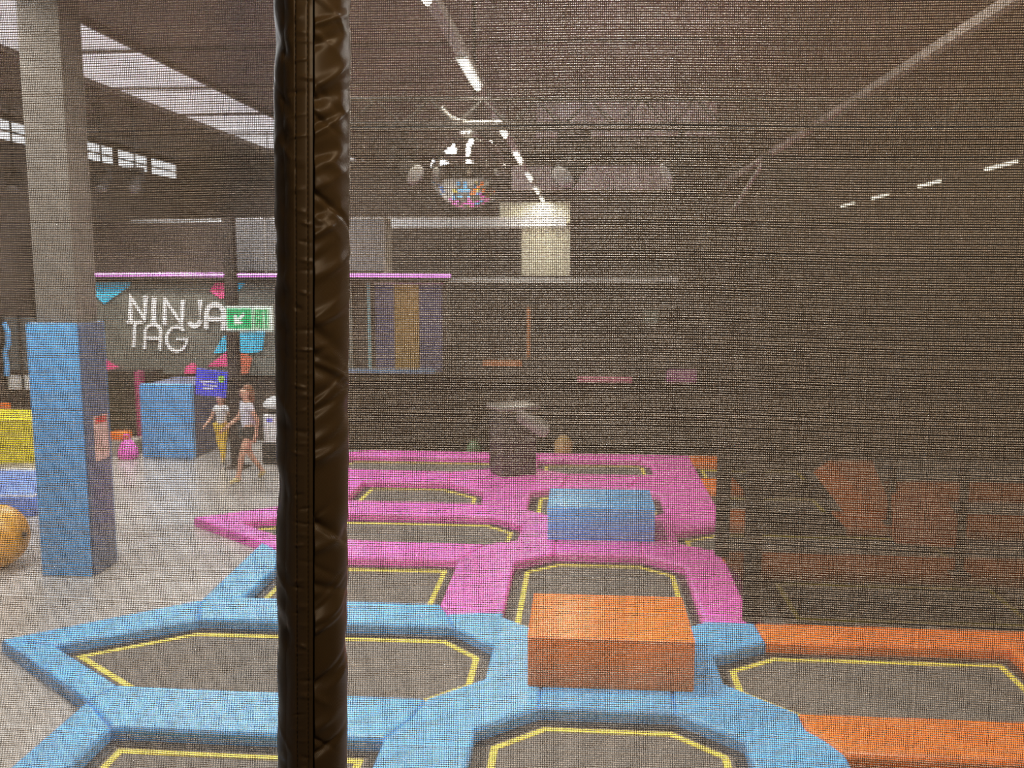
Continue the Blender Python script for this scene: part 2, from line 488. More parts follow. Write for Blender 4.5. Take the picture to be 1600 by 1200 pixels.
# divider net: two padded posts, a top rail and a sheer sheet
for (x, y, h, lb) in ((1.60, 10.05, 3.88, 'far padded black post of the divider net, on the pink pad'), (1.575, 8.12, 4.22, 'near padded black post of the divider net, at the orange strip')):
    t = thing('net_post', lb, 'post', (x, y, 0))
    MB().lathe((x, y, 0.001), (0, 0, 1), [(0, 0.078), (0.015, 0.082), (h - 0.35, 0.082), (h - 0.33, 0.076)], 20).build('padding', MATTE, t, True)
    MB().lathe((x, y, h - 0.34), (0, 0, 1), [(0, 0.04), (0.33, 0.04), (0.34, 0.03)], 14).build('steel_core', MATTE, t, True)
rail = MB()
rail.tube([(1.599, 9.98, 3.86), (1.576, 8.19, 4.17)], 0.022, 8)
tag(rail.build('net_rail', STEEL, None, True, (1.6, 9.0, 4.0)), 'slim steel rail joining the tops of the two padded posts', 'rail')


def sheer_material():
    m = bpy.data.materials.new('sheer_black_netting')
    m.use_nodes = True
    nt = m.node_tree
    b = nt.nodes['Principled BSDF']
    b.inputs['Base Color'].default_value = (0.008, 0.007, 0.006, 1)
    b.inputs['Roughness'].default_value = 0.95
    b.inputs['Specular IOR Level'].default_value = 0.0
    b.inputs['Alpha'].default_value = 0.74
    return m


SHEER = sheer_material()
t = thing('divider_net', 'fine dark netting stretched from the padded posts across the orange court', 'net', (1.6, 8.12, 0))
def sheet(path, z0, z1):
    m = MB()
    vs, fs = [], []
    for x, y in path:
        vs += [(x, y, z0), (x, y, z1)]
    for i in range(len(path) - 1):
        fs.append([2 * i, 2 * i + 2, 2 * i + 3, 2 * i + 1])
    return m.add(vs, fs)
sheet([(1.66, 8.13), (4.6, 8.12), (7.5, 8.12), (11.9, 8.12)], 0.004, 4.2).build('front_panel', SHEER, t)
sheet([(1.575, 8.21), (1.60, 9.96)], 0.004, 3.8).build('side_panel', SHEER, t)

# black padded post with a leaning bolster on the pink court
bp = thing('padded_post', 'black padded post with sheen painted grey on its cap, standing on pink pads', 'post', (-1.12, 14.0, 0))
PX, PY = -1.10, 14.02
ROT = Matrix.Rotation(R(30), 3, 'Z')
MB().box((PX, PY, 0.53), (0.62, 0.50, 1.058), ROT, 0.05).build('body', mat('worn_black_vinyl', (0.014, 0.013, 0.013), 0.5), bp, True)
GREYV = mat('sheen_grey_vinyl', (0.16, 0.155, 0.14), 0.3)  # sheen on the black vinyl top put into a grey base colour
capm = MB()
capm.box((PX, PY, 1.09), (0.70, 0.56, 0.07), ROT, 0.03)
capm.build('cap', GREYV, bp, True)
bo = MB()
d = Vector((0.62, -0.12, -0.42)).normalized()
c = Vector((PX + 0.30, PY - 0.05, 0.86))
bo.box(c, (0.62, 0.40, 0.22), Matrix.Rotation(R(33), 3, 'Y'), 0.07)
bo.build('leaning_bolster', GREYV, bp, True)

tag(MB().lathe((-0.33, 15.85, FZ), (0, 0, 1), [(0, 0.16), (0.30, 0.16), (0.34, 0.13), (0.40, 0.06)], 16).build('marker_cone', OCHRE, None, True, (-0.33, 15.85, FZ)),
    'small ochre marker standing behind the pink end strip', 'marker')
tag(MB().lathe((-1.95, 15.85, FZ), (0, 0, 1), [(0, 0.13), (0.18, 0.13), (0.30, 0.05)], 16).build('marker_cone', mat('green_plastic', (0.06, 0.13, 0.05), 0.5), None, True, (-1.95, 15.85, FZ)),
    'small green marker behind the pink end strip left of the black post', 'marker')

# ------------------------------------------------------------------ back of the hall
for i, x0 in enumerate(np.arange(-4.45, 11.9, 1.5)):
    x1 = min(x0 + 1.5, 11.9)
    o = MB().box(((x0 + x1) / 2, 16.35, 0.6050), (x1 - x0, 0.16, 1.4500), None, 0.02).build('wall_panel', MATTE)
    struct(o)
    o.name = 'wall_panel_%d' % (i + 1)
tag(MB().box((-3.6, 16.36, 1.365), (1.75, 0.22, 0.07), None, 0.015).build('top_rail', mat('dull_blue_vinyl', (0.06, 0.13, 0.22), 0.5), None, False, (-3.6, 16.36, 1.33)),
    'dull blue padded rail on the black partition below the ochre banner', 'rail')

# ochre and purple hanging banner
b = thing('hanging_banner', 'purple cloth banner with an ochre centre stripe on the back wall', 'banner', (-3.35, 17.0, 1.3))
MB().box((-3.35, 17.07, 2.15), (1.3, 0.02, 1.72)).build('cloth', PURPLE, b)
MB().box((-3.385, 17.05, 2.13), (0.48, 0.02, 1.66)).build('stripe', OCHRE, b)
MB().tube([(-4.02, 17.07, 2.995), (-2.68, 17.07, 2.995)], 0.02, 8).build('hanging_rod', STEEL, b)
tag(MB().box((-4.12, 17.06, 2.15), (0.05, 0.06, 1.7)).build('light_strip', mat('pale_blue_plastic', (0.15, 0.28, 0.30), 0.5), None, False, (-4.12, 17.06, 1.3)),
    'pale blue vertical strip beside the purple banner', 'strip')

# dim things on the dark partition
p = W(785, 568, 16.2)
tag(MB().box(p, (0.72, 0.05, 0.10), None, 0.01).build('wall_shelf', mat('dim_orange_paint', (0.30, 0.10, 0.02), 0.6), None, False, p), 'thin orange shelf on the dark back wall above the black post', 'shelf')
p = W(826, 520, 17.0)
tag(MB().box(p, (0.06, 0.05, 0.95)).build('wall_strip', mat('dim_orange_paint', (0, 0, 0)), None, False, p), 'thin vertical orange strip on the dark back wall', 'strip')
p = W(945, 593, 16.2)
tag(MB().box(p, (0.98, 0.10, 0.09), None, 0.01).build('wall_shelf', mat('painted_pink_light', (0.36, 0.10, 0.15), 0.6), None, False, p), 'long shelf coloured for the pink light on it, on the dark back wall', 'shelf')  # pink light on the ledge is put into its colour
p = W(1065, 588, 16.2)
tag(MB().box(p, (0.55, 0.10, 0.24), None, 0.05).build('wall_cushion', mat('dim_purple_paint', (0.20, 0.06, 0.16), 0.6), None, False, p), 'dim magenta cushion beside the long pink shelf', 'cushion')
p = W(1017, 494, 24.48)
tag(MB().box(p, (0.44, 0.03, 0.36), None, 0.008).build('notice_plate', mat('grey_green_paint', (0.22, 0.24, 0.20), 0.5), None, False, p), 'small grey-green plate high on the dark wall', 'sign')

# upper structures of the back
a, b_ = W(550, 436, 20.3), W(1050, 441, 20.3)
tag(MB().box(((a.x + 2.0) / 2 - 0.4, 20.5, 3.02), (2.0 - a.x + 1.0, 0.5, 0.10), None, 0.01).build('wall_ledge', GREYL, None, False, (-1, 20.5, 2.97)), 'thin pale ledge running along the back at balcony height', 'ledge')
tag(MB().box((-5.55, 20.9, 4.33), (10.3, 0.3, 0.22), None, 0.01).build('roof_beam', WHITE, None, False, (-4.9, 20.9, 4.22)), 'long pale grey beam across the back of the hall', 'beam')
u0, u1 = W(815, 430, 21.5), W(891, 318, 21.5)
blk = thing('cream_bulkhead', 'cream painted bulkhead lit by the last lamps of the tube row', 'bulkhead', ((u0.x + u1.x) / 2, 21.8, u0.z))
MB().box(((u0.x + u1.x) / 2, 21.8, (u0.z + 4.28) / 2), (u1.x - u0.x, 0.6, 4.28 - u0.z)).build('lower_panel', BEIGE, blk)
MB().box(((u0.x + u1.x) / 2 - 0.25, 21.7, 4.57), (u1.x - u0.x + 0.5, 0.8, 0.5), None, 0.01).build('upper_panel', BEIGE, blk)
d0, d1 = W(356, 424, 19), W(600, 342, 19)
dk = thing('air_duct', 'large grey sheet-metal air duct behind the dark column', 'duct', ((d0.x + d1.x) / 2, 19.3, d0.z))
MB().box(((d0.x + d1.x) / 2, 19.3, (d0.z + d1.z) / 2), (d1.x - d0.x, 0.6, d1.z - d0.z), None, 0.01).build('duct_body', mat('galvanised_sheet', (0.18, 0.17, 0.165), 0.6), dk)
for q in range(5):
    MB().box((d0.x + (d1.x - d0.x) * q / 4, 19.3, (d0.z + d1.z) / 2), (0.04, 0.66, d1.z - d0.z + 0.05)).build('flange', GREYP, dk)
for q in (1, 3):
    MB().tube([(d0.x + (d1.x - d0.x) * q / 4, 19.3, d1.z), (d0.x + (d1.x - d0.x) * q / 4, 19.3, 6.2)], 0.012, 6).build('hanging_rod', WIRE, dk)

for u0_, u1_, v0_, v1_, Y_, lb in ((838, 1120, 156, 214, 15.0, 'pale hung ceiling panel seen behind the truss lattice'), (800, 1050, 258, 297, 18.0, 'lower pale hung ceiling panel behind the moving-head lamps')):
    a, c = W(u0_, v1_, Y_), W(u1_, v0_, Y_)
    t = thing('ceiling_baffle', lb, 'ceiling panel', ((a.x + c.x) / 2, Y_, a.z))
    MB().box(((a.x + c.x) / 2, Y_, (a.z + c.z) / 2), (c.x - a.x, 0.06, c.z - a.z), None, 0.01).build('panel', mat('pale_baffle', (0.66, 0.61, 0.57), 0.8), t)
    for fx in (0.15, 0.85):
        MB().tube([(a.x + (c.x - a.x) * fx, Y_, c.z), (a.x + (c.x - a.x) * fx, Y_, 6.2)], 0.008, 6).build('hanging_rod', WIRE, t)

# ------------------------------------------------------------------ banner wall with NINJA TAG
NY = 17.0
nb = thing('course_banner', 'charcoal banner reading NINJA TAG with cyan and pink triangles', 'banner', (-7.4, NY, 1.2))
a, c = W(138, 584, NY), W(548, 440, NY)
MB().box(((a.x + c.x) / 2, NY + 0.04, (a.z + c.z) / 2), (c.x - a.x, 0.04, c.z - a.z)).build('panel', BANNER, nb)
def print_poly(pts, m, name, depth=0.012):
    P = [W(u, v, NY) for u, v in pts]
    n = len(P)
    f = [(q.x, NY - depth, q.z) for q in P]
    bk = [(q.x, NY + 0.02, q.z) for q in P]
    MB().add(f + bk, [list(range(n)), list(range(n, 2 * n))[::-1]] + [[i, (i + 1) % n, n + (i + 1) % n, n + i] for i in range(n)]).build(name, m, nb)
for pts, m in (([(140, 441), (205, 441), (203, 447), (163, 475), (145, 459)], TEAL),
               ([(337, 441), (362, 441), (362, 462), (345, 467), (328, 455)], PPINK),
               ([(366, 441), (384, 441), (368, 460)], TEAL),
               ([(362, 518), (347, 528), (334, 553), (362, 548)], TEAL),
               ([(372, 520), (414, 518), (410, 548), (392, 552), (374, 550)], TEAL),
               ([(360, 545), (325, 572), (360, 572)], PPINK),
               ([(164, 562), (202, 584), (164, 584)], PPINK),
               ([(298, 568), (307, 570), (305, 584), (288, 584), (290, 574)], PPINK),
               ([(366, 550), (386, 553), (394, 560), (388, 584), (366, 584)], PORANGE)):
    print_poly(pts, m, 'triangle_print')


def letter(paths, w, name):
    """a letter drawn as flat ribbons along paths given on the banner"""
    mb = MB()
    for li, q in enumerate(paths):
        P = [W(u, v, NY) for u, v in q]
        P = [Vector((p_.x, p_.z)) for p_ in P]
        P = [p_ for i, p_ in enumerate(P) if i == 0 or (p_ - P[i - 1]).length > 1e-4]
        P[0] = P[0] + (P[0] - P[1]).normalized() * w * 0.12
        P[-1] = P[-1] + (P[-1] - P[-2]).normalized() * w * 0.12
        yf = NY - 0.012 - 0.003 * li
        vs, n = [], len(P)
        for i in range(n):
            e1 = (P[i] - P[i - 1]).normalized() if i else (P[1] - P[0]).normalized()
            e2 = (P[i + 1] - P[i]).normalized() if i < n - 1 else e1
            n1, n2 = Vector((-e1.y, e1.x)), Vector((-e2.y, e2.x))
            m_ = (n1 + n2) / max(1 + n1.dot(n2), 0.45) * (w / 2)
            for sg_ in (1, -1):
                z_ = P[i] + m_ * sg_
                vs += [(z_.x, yf, z_.y), (z_.x, NY + 0.02, z_.y)]
        fs = []
        for i in range(n - 1):
            k_ = i * 4
            fs += [[k_, k_ + 2, k_ + 6, k_ + 4], [k_ + 1, k_ + 5, k_ + 7, k_ + 3], [k_, k_ + 4, k_ + 5, k_ + 1], [k_ + 2, k_ + 3, k_ + 7, k_ + 6]]
        fs += [[0, 1, 3, 2], [4 * n - 4, 4 * n - 2, 4 * n - 1, 4 * n - 3]]
        mb.add(vs, fs)
    mb.build(name, LETTER, nb)


def arc(cx, cy, rx, ry, a0, a1, n=14):
    return [(cx + rx * math.cos(R(a0 + (a1 - a0) * i / n)), cy - ry * math.sin(R(a0 + (a1 - a0) * i / n))) for i in range(n + 1)]


B = 0.085
letter([[(204, 501), (204, 464), (226, 499), (228, 463)]], B, 'letter_n')
letter([[(241, 465), (240, 504)]], B, 'letter_i')
letter([[(257, 507), (258, 468), (284, 507), (286, 470)]], B, 'letter_n')
letter([[(313, 470), (313, 500)] + arc(304, 499, 9, 10, 0, -150)], B, 'letter_j')
letter([[(322, 513), (323, 490)] + arc(336, 489, 13, 13, 180, 0) + [(349, 491), (349, 516)], [(323, 498), (349, 500)]], B, 'letter_a')
S = 0.05
letter([[(198, 503), (222, 504)], [(211, 504), (209, 542)]], S, 'letter_t')
letter([[(226, 545), (227, 520)] + arc(239, 519, 12, 12, 180, 0) + [(251, 521), (250, 547)], [(227, 528), (251, 530)]], S, 'letter_a')
letter([arc(276, 530, 16, 19, 45, 360) + [(276, 530)]], S, 'letter_g')

# pink / violet neon line
NEON = mat('violet_neon', (0.8, 0.3, 0.9), 0.4, emit=(0.95, 0.25, 1.0), estr=1.25)
nl = MB()
q0, q1 = W(138, 429, 16.9), W(704, 431, 16.9)
nl.tube([q0, q1], 0.034, 8)
tag(nl.build('neon_tube', NEON, None, True, q0), 'glowing violet neon tube running above the banners', 'neon light')
tag(MB().box(((q0.x + q1.x) / 2, 16.97, 3.065), (q1.x - q0.x, 0.26, 0.04)).build('neon_channel', BLACKM, None, False, (-6, 17, 3.07)), 'black channel carrying the violet neon tube', 'channel')
# dark wall above and below the banner
struct(MB().box((-8.97, 17.45, 3.64), (3.86, 0.3, 1.06)).build('wall_upper', DARK))
struct(MB().box((-6.75, 17.25, 1.51), (8.3, 0.3, 3.20)).build('wall_lower', DARK))

# low cabinet, orange and pink gear below the banner
p = W(196, 640, 16.2)
cab = thing('black_rack', 'black storage rack below the NINJA TAG banner', 'rack', (p.x, 16.4, FZ))
MB().box((p.x, 16.6, 0.6050), (0.95, 0.5, 1.4500), None, 0.01).build('body', BLACKM, cab)
q = W(219, 650, 16.2)
MB().box((q.x, 16.25, 0.6050), (0.10, 0.2, 1.4500)).build('pink_upright', mat('dim_magenta', (0.35, 0.03, 0.12), 0.5), cab)
p = W(188, 690, 15.6)
tag(MB().box((p.x, 15.6, 0.22), (0.34, 0.3, 0.14), None, 0.03).build('orange_cushion', ORANGE, None, True, (p.x, 15.6, 0.15)), 'small orange cushion on the low grey step below the banner', 'cushion')
tag(MB().box((p.x + 0.05, 15.65, 0.0150), (0.55, 0.5, 0.2650), None, 0.02).build('low_step', GREYP, None, True, (p.x, 15.65, FZ)), 'low grey step under the orange cushion', 'step')
p = W(200, 700, 15.2)
bag = thing('pink_bag', 'bright pink slouching bag beside the blue padded box', 'bag', (p.x, 15.2, FZ))
MB().lathe((p.x, 15.2, FZ + 0.001), (0, 0, 1), [(0, 0.15), (0.05, 0.19), (0.18, 0.165), (0.30, 0.10), (0.34, 0.05)], 14).build('sack', PINK, bag, True)
MB().tube([(p.x - 0.06, 15.18, 0.22), (p.x - 0.04, 15.17, 0.32), (p.x + 0.04, 15.17, 0.32), (p.x + 0.06, 15.18, 0.22)], 0.012, 6).build('strap', PINK, bag)

# blue padded box behind the floor, with a dark navy side
bb = thing('padded_box', 'tall blue padded box below the NINJA TAG banner', 'padded box', (-7.38, 15.9, FZ))
MB().box((-7.38, 15.28, 0.55), (0.95, 0.14, 1.335), None, 0.03).build('front_cushion', BLUE, bb, True)
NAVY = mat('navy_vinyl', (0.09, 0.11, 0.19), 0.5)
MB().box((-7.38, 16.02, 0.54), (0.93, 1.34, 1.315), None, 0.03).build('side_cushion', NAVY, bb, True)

# dark column with the exit sign
cx = W(363, 500, 14.6).x
co = thing('steel_column', 'slim dark steel column behind the green exit sign', 'column', (cx, 14.6, FZ))
MB().box((cx, 14.6, 1.9850), (0.17, 0.17, 4.2000)).build('shaft', DARK, co)
MB().box((cx, 14.6, FZ + 0.016), (0.34, 0.34, 0.03)).build('base_plate', DARK, co)
GREEN = mat('exit_green', (0.02, 0.42, 0.14), 0.4, emit=(0.03, 0.5, 0.17), estr=0.55)
EWHITE = mat('exit_white', (0.8, 0.9, 0.8), 0.4, emit=(0.80, 1.0, 0.80), estr=0.62)
e0, e1 = W(354, 517, 14.3), W(425, 479, 14.3)
ex = thing('exit_sign', 'green and white exit sign with arrow and doorway pictogram', 'sign', ((e0.x + e1.x) / 2, 14.3, e0.z))
ew, eh, ecx, ecz = e1.x - e0.x, e1.z - e0.z, (e0.x + e1.x) / 2, (e0.z + e1.z) / 2
MB().box((ecx, 14.31, ecz), (ew, 0.06, eh), None, 0.006).build('casing', EWHITE, ex)
MB().box((ecx - ew * 0.20, 14.275, ecz), (ew * 0.53, 0.012, eh * 0.84)).build('green_panel', GREEN, ex)
MB().box((ecx + ew * 0.27, 14.275, ecz), (ew * 0.36, 0.012, eh * 0.84)).build('door_panel', mat('exit_pale', (0.3, 0.6, 0.35), 0.4, emit=(0.35, 0.75, 0.42), estr=0.5), ex)
ar = MB()
acx, acz = ecx - ew * 0.20, ecz
ar.box((acx + 0.015, 14.265, acz + 0.01), (0.20, 0.012, 0.045), Matrix.Rotation(R(-45), 3, 'Y'))
ar.box((acx - 0.06, 14.265, acz - 0.015), (0.045, 0.012, 0.15))
ar.box((acx - 0.015, 14.265, acz - 0.065), (0.13, 0.012, 0.045))
ar.build('arrow', EWHITE, ex)
mn = MB()
mx_ = ecx + ew * 0.27
mn.box((mx_, 14.265, ecz), (0.035, 0.012, eh * 0.74))
mn.box((mx_ + 0.085, 14.265, ecz), (0.02, 0.012, eh * 0.74))
mn.box((mx_, 14.265, ecz + eh * 0.33), (0.19, 0.012, 0.02))
mn.box((mx_ - 0.06, 14.265, ecz + 0.07), (0.05, 0.012, 0.05))
mn.box((mx_ - 0.05, 14.265, ecz - 0.01), (0.12, 0.012, 0.028), Matrix.Rotation(R(25), 3, 'Y'))
mn.box((mx_ - 0.07, 14.265, ecz - 0.08), (0.028, 0.012, 0.10), Matrix.Rotation(R(20), 3, 'Y'))
mn.build('running_figure', GREEN, ex)
MB().box((ecx, 14.42, ecz), (0.06, 0.18, 0.06)).build('bracket', BLACKM, ex)

# blue board on the column
BSIGN = mat('glowing_blue_print', (0.04, 0.05, 0.62), 0.4, emit=(0.05, 0.07, 0.8), estr=0.35)  # printed blue with a faint glow added, though it is no lamp
s0, s1 = W(306, 620, 14.0), W(355, 577, 14.0)
sg = thing('blue_board', 'royal blue notice board with pale text lines and a green dot', 'sign', ((s0.x + s1.x) / 2, 14.0, s0.z))
rs = Matrix.Rotation(R(6), 3, 'Y')
bc = Vector(((s0.x + s1.x) / 2, 14.0, (s0.z + s1.z) / 2))
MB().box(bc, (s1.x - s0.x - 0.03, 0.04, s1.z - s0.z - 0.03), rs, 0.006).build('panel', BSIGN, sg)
for i in range(3):
    MB().box(bc + rs @ Vector((-0.04 + 0.03 * (i % 2), -0.025, 0.02 - i * 0.055)), (0.30 - 0.06 * i, 0.008, 0.018), rs).build('text_line', LETTER, sg)
MB().lathe(bc + rs @ Vector((0.17, -0.02, 0.09)), (0, -1, 0), [(0, 0.055), (0.012, 0.055)], 18).build('green_dot', mat('lime_print', (0.35, 0.75, 0.08), 0.5), sg)
MB().box((cx, 14.265, bc.z), (0.10, 0.49, 0.05)).build('bracket', BLACKM, sg)

# white dispenser on a counter right of the walker
p = W(424, 655, 15.0)
ct = thing('white_dispenser', 'white dispenser cabinet with a rounded hood behind the walking person', 'dispenser', (p.x, 15.0, FZ))
MB().box((p.x + 0.1, 15.1, 0.0650), (0.5, 0.4, 0.3680), None, 0.01).build('black_base', BLACKM, ct)
MB().box((p.x + 0.1, 15.1, 0.50), (0.44, 0.36, 0.50), None, 0.03).build('cabinet', WHITE, ct, True)
MB().box((p.x + 0.1, 15.1, 0.815), (0.30, 0.26, 0.13)).build('neck', BLACKM, ct)
MB().lathe((p.x + 0.1, 15.1, 0.88), (0, 0, 1), [(0, 0.26), (0.05, 0.26), (0.12, 0.20), (0.17, 0.10), (0.18, 0.0)], 20).build('hood', WHITE, ct, True)
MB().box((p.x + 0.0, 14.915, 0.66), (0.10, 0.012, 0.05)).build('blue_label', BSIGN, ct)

# ------------------------------------------------------------------ pillar with padding
PCX, PCY = -5.63, 9.36
pl = thing('concrete_pillar', 'square grey concrete pillar rising to the roof', 'pillar', (PCX, PCY, FZ))
MB().box((PCX + 0.02, PCY + 0.02, 3.15), (0.45, 0.42, 6.10), None, 0.01).build('shaft', mat('raw_concrete', (0.16, 0.145, 0.125), 0.85, noise=(2, 0.12)), pl)
pd = thing('pillar_padding', 'tall blue foam padding wrapped round the concrete pillar', 'padding', (PCX, PCY, FZ))
PZ0, PZ1 = FZ + 0.002, 2.66
bx = MB()
for dx, dy, sx, sy in ((0, -0.30, 0.56, 0.055),):
    bx.box((PCX, PCY - 0.252, (PZ0 + PZ1) / 2), (0.555, 0.055, PZ1 - PZ0), None, 0.015)
bx.build('front_panel', BLUE, pd, True)
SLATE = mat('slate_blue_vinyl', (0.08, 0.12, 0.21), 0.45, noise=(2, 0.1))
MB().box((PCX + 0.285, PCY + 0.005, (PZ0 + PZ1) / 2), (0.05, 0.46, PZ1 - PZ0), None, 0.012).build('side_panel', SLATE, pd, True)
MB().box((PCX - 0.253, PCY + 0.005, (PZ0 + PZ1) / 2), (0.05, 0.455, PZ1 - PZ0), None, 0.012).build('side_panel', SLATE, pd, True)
MB().box((PCX + 0.01, PCY + 0.260, (PZ0 + PZ1) / 2), (0.555, 0.05, PZ1 - PZ0), None, 0.012).build('back_panel', BLUE, pd, True)
nt_ = thing('notice_sheet', 'pale pink safety notice with a red head on the padded pillar', 'notice', (PCX + 0.314, PCY + 0.03, 1.3))
zc = W(152, 684, PCY).z
MB().box((PCX + 0.314, PCY + 0.04, zc), (0.008, 0.28, 0.50)).build('sheet', mat('pink_paper', (0.62, 0.40, 0.36), 0.7), nt_)
MB().box((PCX + 0.320, PCY + 0.04, zc + 0.20), (0.004, 0.22, 0.07)).build('red_head', mat('red_print', (0.6, 0.05, 0.05), 0.6), nt_)

# ------------------------------------------------------------------ things at the far left
BALLM = mat('amber_vinyl', (0.72, 0.31, 0.03), 0.38, noise=(2, 0.06))
ball = thing('exercise_ball', 'large amber ball lying on the grey floor beside the pillar', 'ball', (-6.60, 9.33, FZ))
bmb = bmesh.new()
bmesh.ops.create_uvsphere(bmb, u_segments=48, v_segments=28, radius=0.36)
bmb.verts.index_update()
MB().add([Vector((-6.60, 9.33, FZ + 0.36)) + v.co for v in bmb.verts], [[v.index for v in f.verts] for f in bmb.faces]).build('shell', BALLM, ball, True)
bmb.free()
sm = MB()
for tl in (20, 110):
    M3 = Matrix.Rotation(R(tl), 3, 'Z')
    sm.tube([Vector((-6.60, 9.33, FZ + 0.36)) + M3 @ Vector((0.358 * math.cos(R(t)), 0, 0.358 * math.sin(R(t)))) for t in range(0, 361, 10)], 0.005, 5)
sm.build('seam', BALLM, ball)
MB().lathe((-6.25, 9.31, 0.27), (1, 0, 0), [(0, 0.035), (0.03, 0.035), (0.035, 0.02)], 12).build('valve', BLACKM, ball)

yb = thing('yellow_block', 'yellow foam block with a slanted top at the far left', 'foam block', (-10.0, 14.9, FZ))
MB().add([(-10.75, 14.5, FZ), (-9.48, 14.75, FZ), (-9.48, 15.3, FZ), (-10.75, 15.3, FZ), (-10.75, 14.5, 0.62), (-9.48, 14.75, 0.64), (-9.48, 15.3, 0.72), (-10.75, 15.3, 0.72)],
         [(3, 2, 1, 0), (0, 1, 5, 4), (1, 2, 6, 5), (2, 3, 7, 6), (3, 0, 4, 7), (4, 5, 6, 7)]).build('cover', YELLOW, yb)
MB().tube([(-10.75, 14.495, 0.62), (-9.475, 14.745, 0.64)], 0.012, 6).build('piping', YELLOW, yb)

mt = thing('landing_mat', 'blue landing mat with a white edge between yellow block and amber ball', 'mat', (-8.4, 12.2, FZ))
CORN = mat('cornflower_vinyl', (0.14, 0.27, 0.75), 0.4)
MB().box((-8.5, 12.2, 0.0150), (2.1, 1.7, 0.2680), None, 0.03).build('mat_body', CORN, mt, True)
MB().box((-8.5, 12.2, 0.155), (2.06, 1.66, 0.012)).build('edge_piping', WHITE, mt)
MB().box((-8.5, 12.16, 0.162), (1.98, 1.48, 0.016), None, 0.005).build('top_sheet', CORN, mt, True)

p0, p1 = W(-40, 614, 16), W(50, 590, 16)
gr = thing('climbing_frame', 'dark climbing frame with white panels and a blue bent tube at the far left', 'climbing frame', (-10.6, 16.0, FZ))
MB().box((-10.62, 16.25, 1.84), (0.74, 0.1, 1.0)).build('mesh_panel', mat('slate_grey', (0.10, 0.11, 0.11), 0.7, noise=(6, 0.3)), gr)
MB().box((-10.62, 16.3, 0.4450), (0.74, 0.1, 1.1300)).build('lower_panel', DARK, gr)
for i in range(3):
    MB().box((-10.87 + i * 0.255, 16.2, 1.10), (0.22, 0.06, 0.27), None, 0.01).build('white_panel', WHITE, gr)
for xx in (-10.95, -10.62, -10.27):
    MB().tube([(xx, 16.15, FZ), (xx, 16.15, 2.4)], 0.025, 8).build('upright', BLACKM, gr)
MB().tube([(-10.86, 16.05, 2.25), (-10.80, 16.05, 2.1), (-10.80, 16.05, 1.85), (-10.88, 16.05, 1.7), (-10.86, 16.05, 1.5), (-10.88, 16.05, 1.25)], 0.05, 10).build('blue_tube', BLUE, gr, True)
tag(MB().box((-10.86, 15.9, 0.3150), (0.16, 0.16, 0.8700), None, 0.03).build('orange_post', ORANGE, None, True, (-10.86, 15.9, FZ)), 'short orange padded post before the dark climbing frame', 'post')

# ------------------------------------------------------------------ truss, mirror ball, stage lamps
TY, TZ0, TZ1 = 8.3, 4.50, 4.74
TX0, TX1 = -2.6, 4.6
tr = thing('lighting_truss', 'black lattice lighting truss hung across the hall', 'truss', (1.0, TY, TZ0))
RT = Matrix.Rotation(R(YAW), 3, 'Z')


def tp(x, dy, z):
    return Vector((-0.4, TY, 0)) + RT @ Vector((x + 0.4, dy, 0)) + Vector((0, 0, z))


for dy, z in ((-0.12, TZ0), (0.12, TZ0), (0.0, TZ1)):
    MB().tube([tp(TX0, dy, z), tp(TX1, dy, z)], 0.019, 8).build('chord', ALU, tr)
nn = 30
st = (TX1 - TX0) / nn
for i in range(nn):
    xa, xb = TX0 + i * st, TX0 + (i + 1) * st
    z_a, z_b = (TZ0, TZ1) if i % 2 == 0 else (TZ1, TZ0)
    for dy in (-0.12, 0.12):
        da, db = (dy, 0) if i % 2 == 0 else (0, dy)
        MB().tube([tp(xa, da, z_a), tp(xb, db, z_b)], 0.0085, 5).build('lattice_bar', ALU, tr)
for xx in (-2.2, -0.2, 1.8, 3.9):
    MB().tube([tp(xx, 0, TZ1), tp(xx, 0, 6.19)], 0.004, 5).build('hanging_wire', WIRE, tr)

MIRROR = mat('mirror_tile', (0.86, 0.86, 0.84), 0.03, 1.0)
mbp = W(731, 268, 8.3)
mbl = thing('mirror_ball', 'mirror-tiled disco ball hanging from the truss', 'disco ball', mbp)
bmb = bmesh.new()
bmesh.ops.create_uvsphere(bmb, u_segments=64, v_segments=34, radius=0.342)
bmb.verts.index_update()
MB().add([mbp + v.co for v in bmb.verts], [[v.index for v in f.verts] for f in bmb.faces]).build('mirror_tiles', MIRROR, mbl)
bmb.free()
MB().lathe(mbp + Vector((0, 0, 0.327)), (0, 0, 1), [(0, 0.09), (0.03, 0.08), (0.05, 0.03)], 16).build('cap', STEEL, mbl, True)
MB().tube([mbp + Vector((0, 0, 0.36)), (mbp.x, mbp.y, TZ0)], 0.008, 6).build('chain', STEEL, mbl)


LENS = mat('frosted_lens', (0.20, 0.19, 0.18), 0.25)


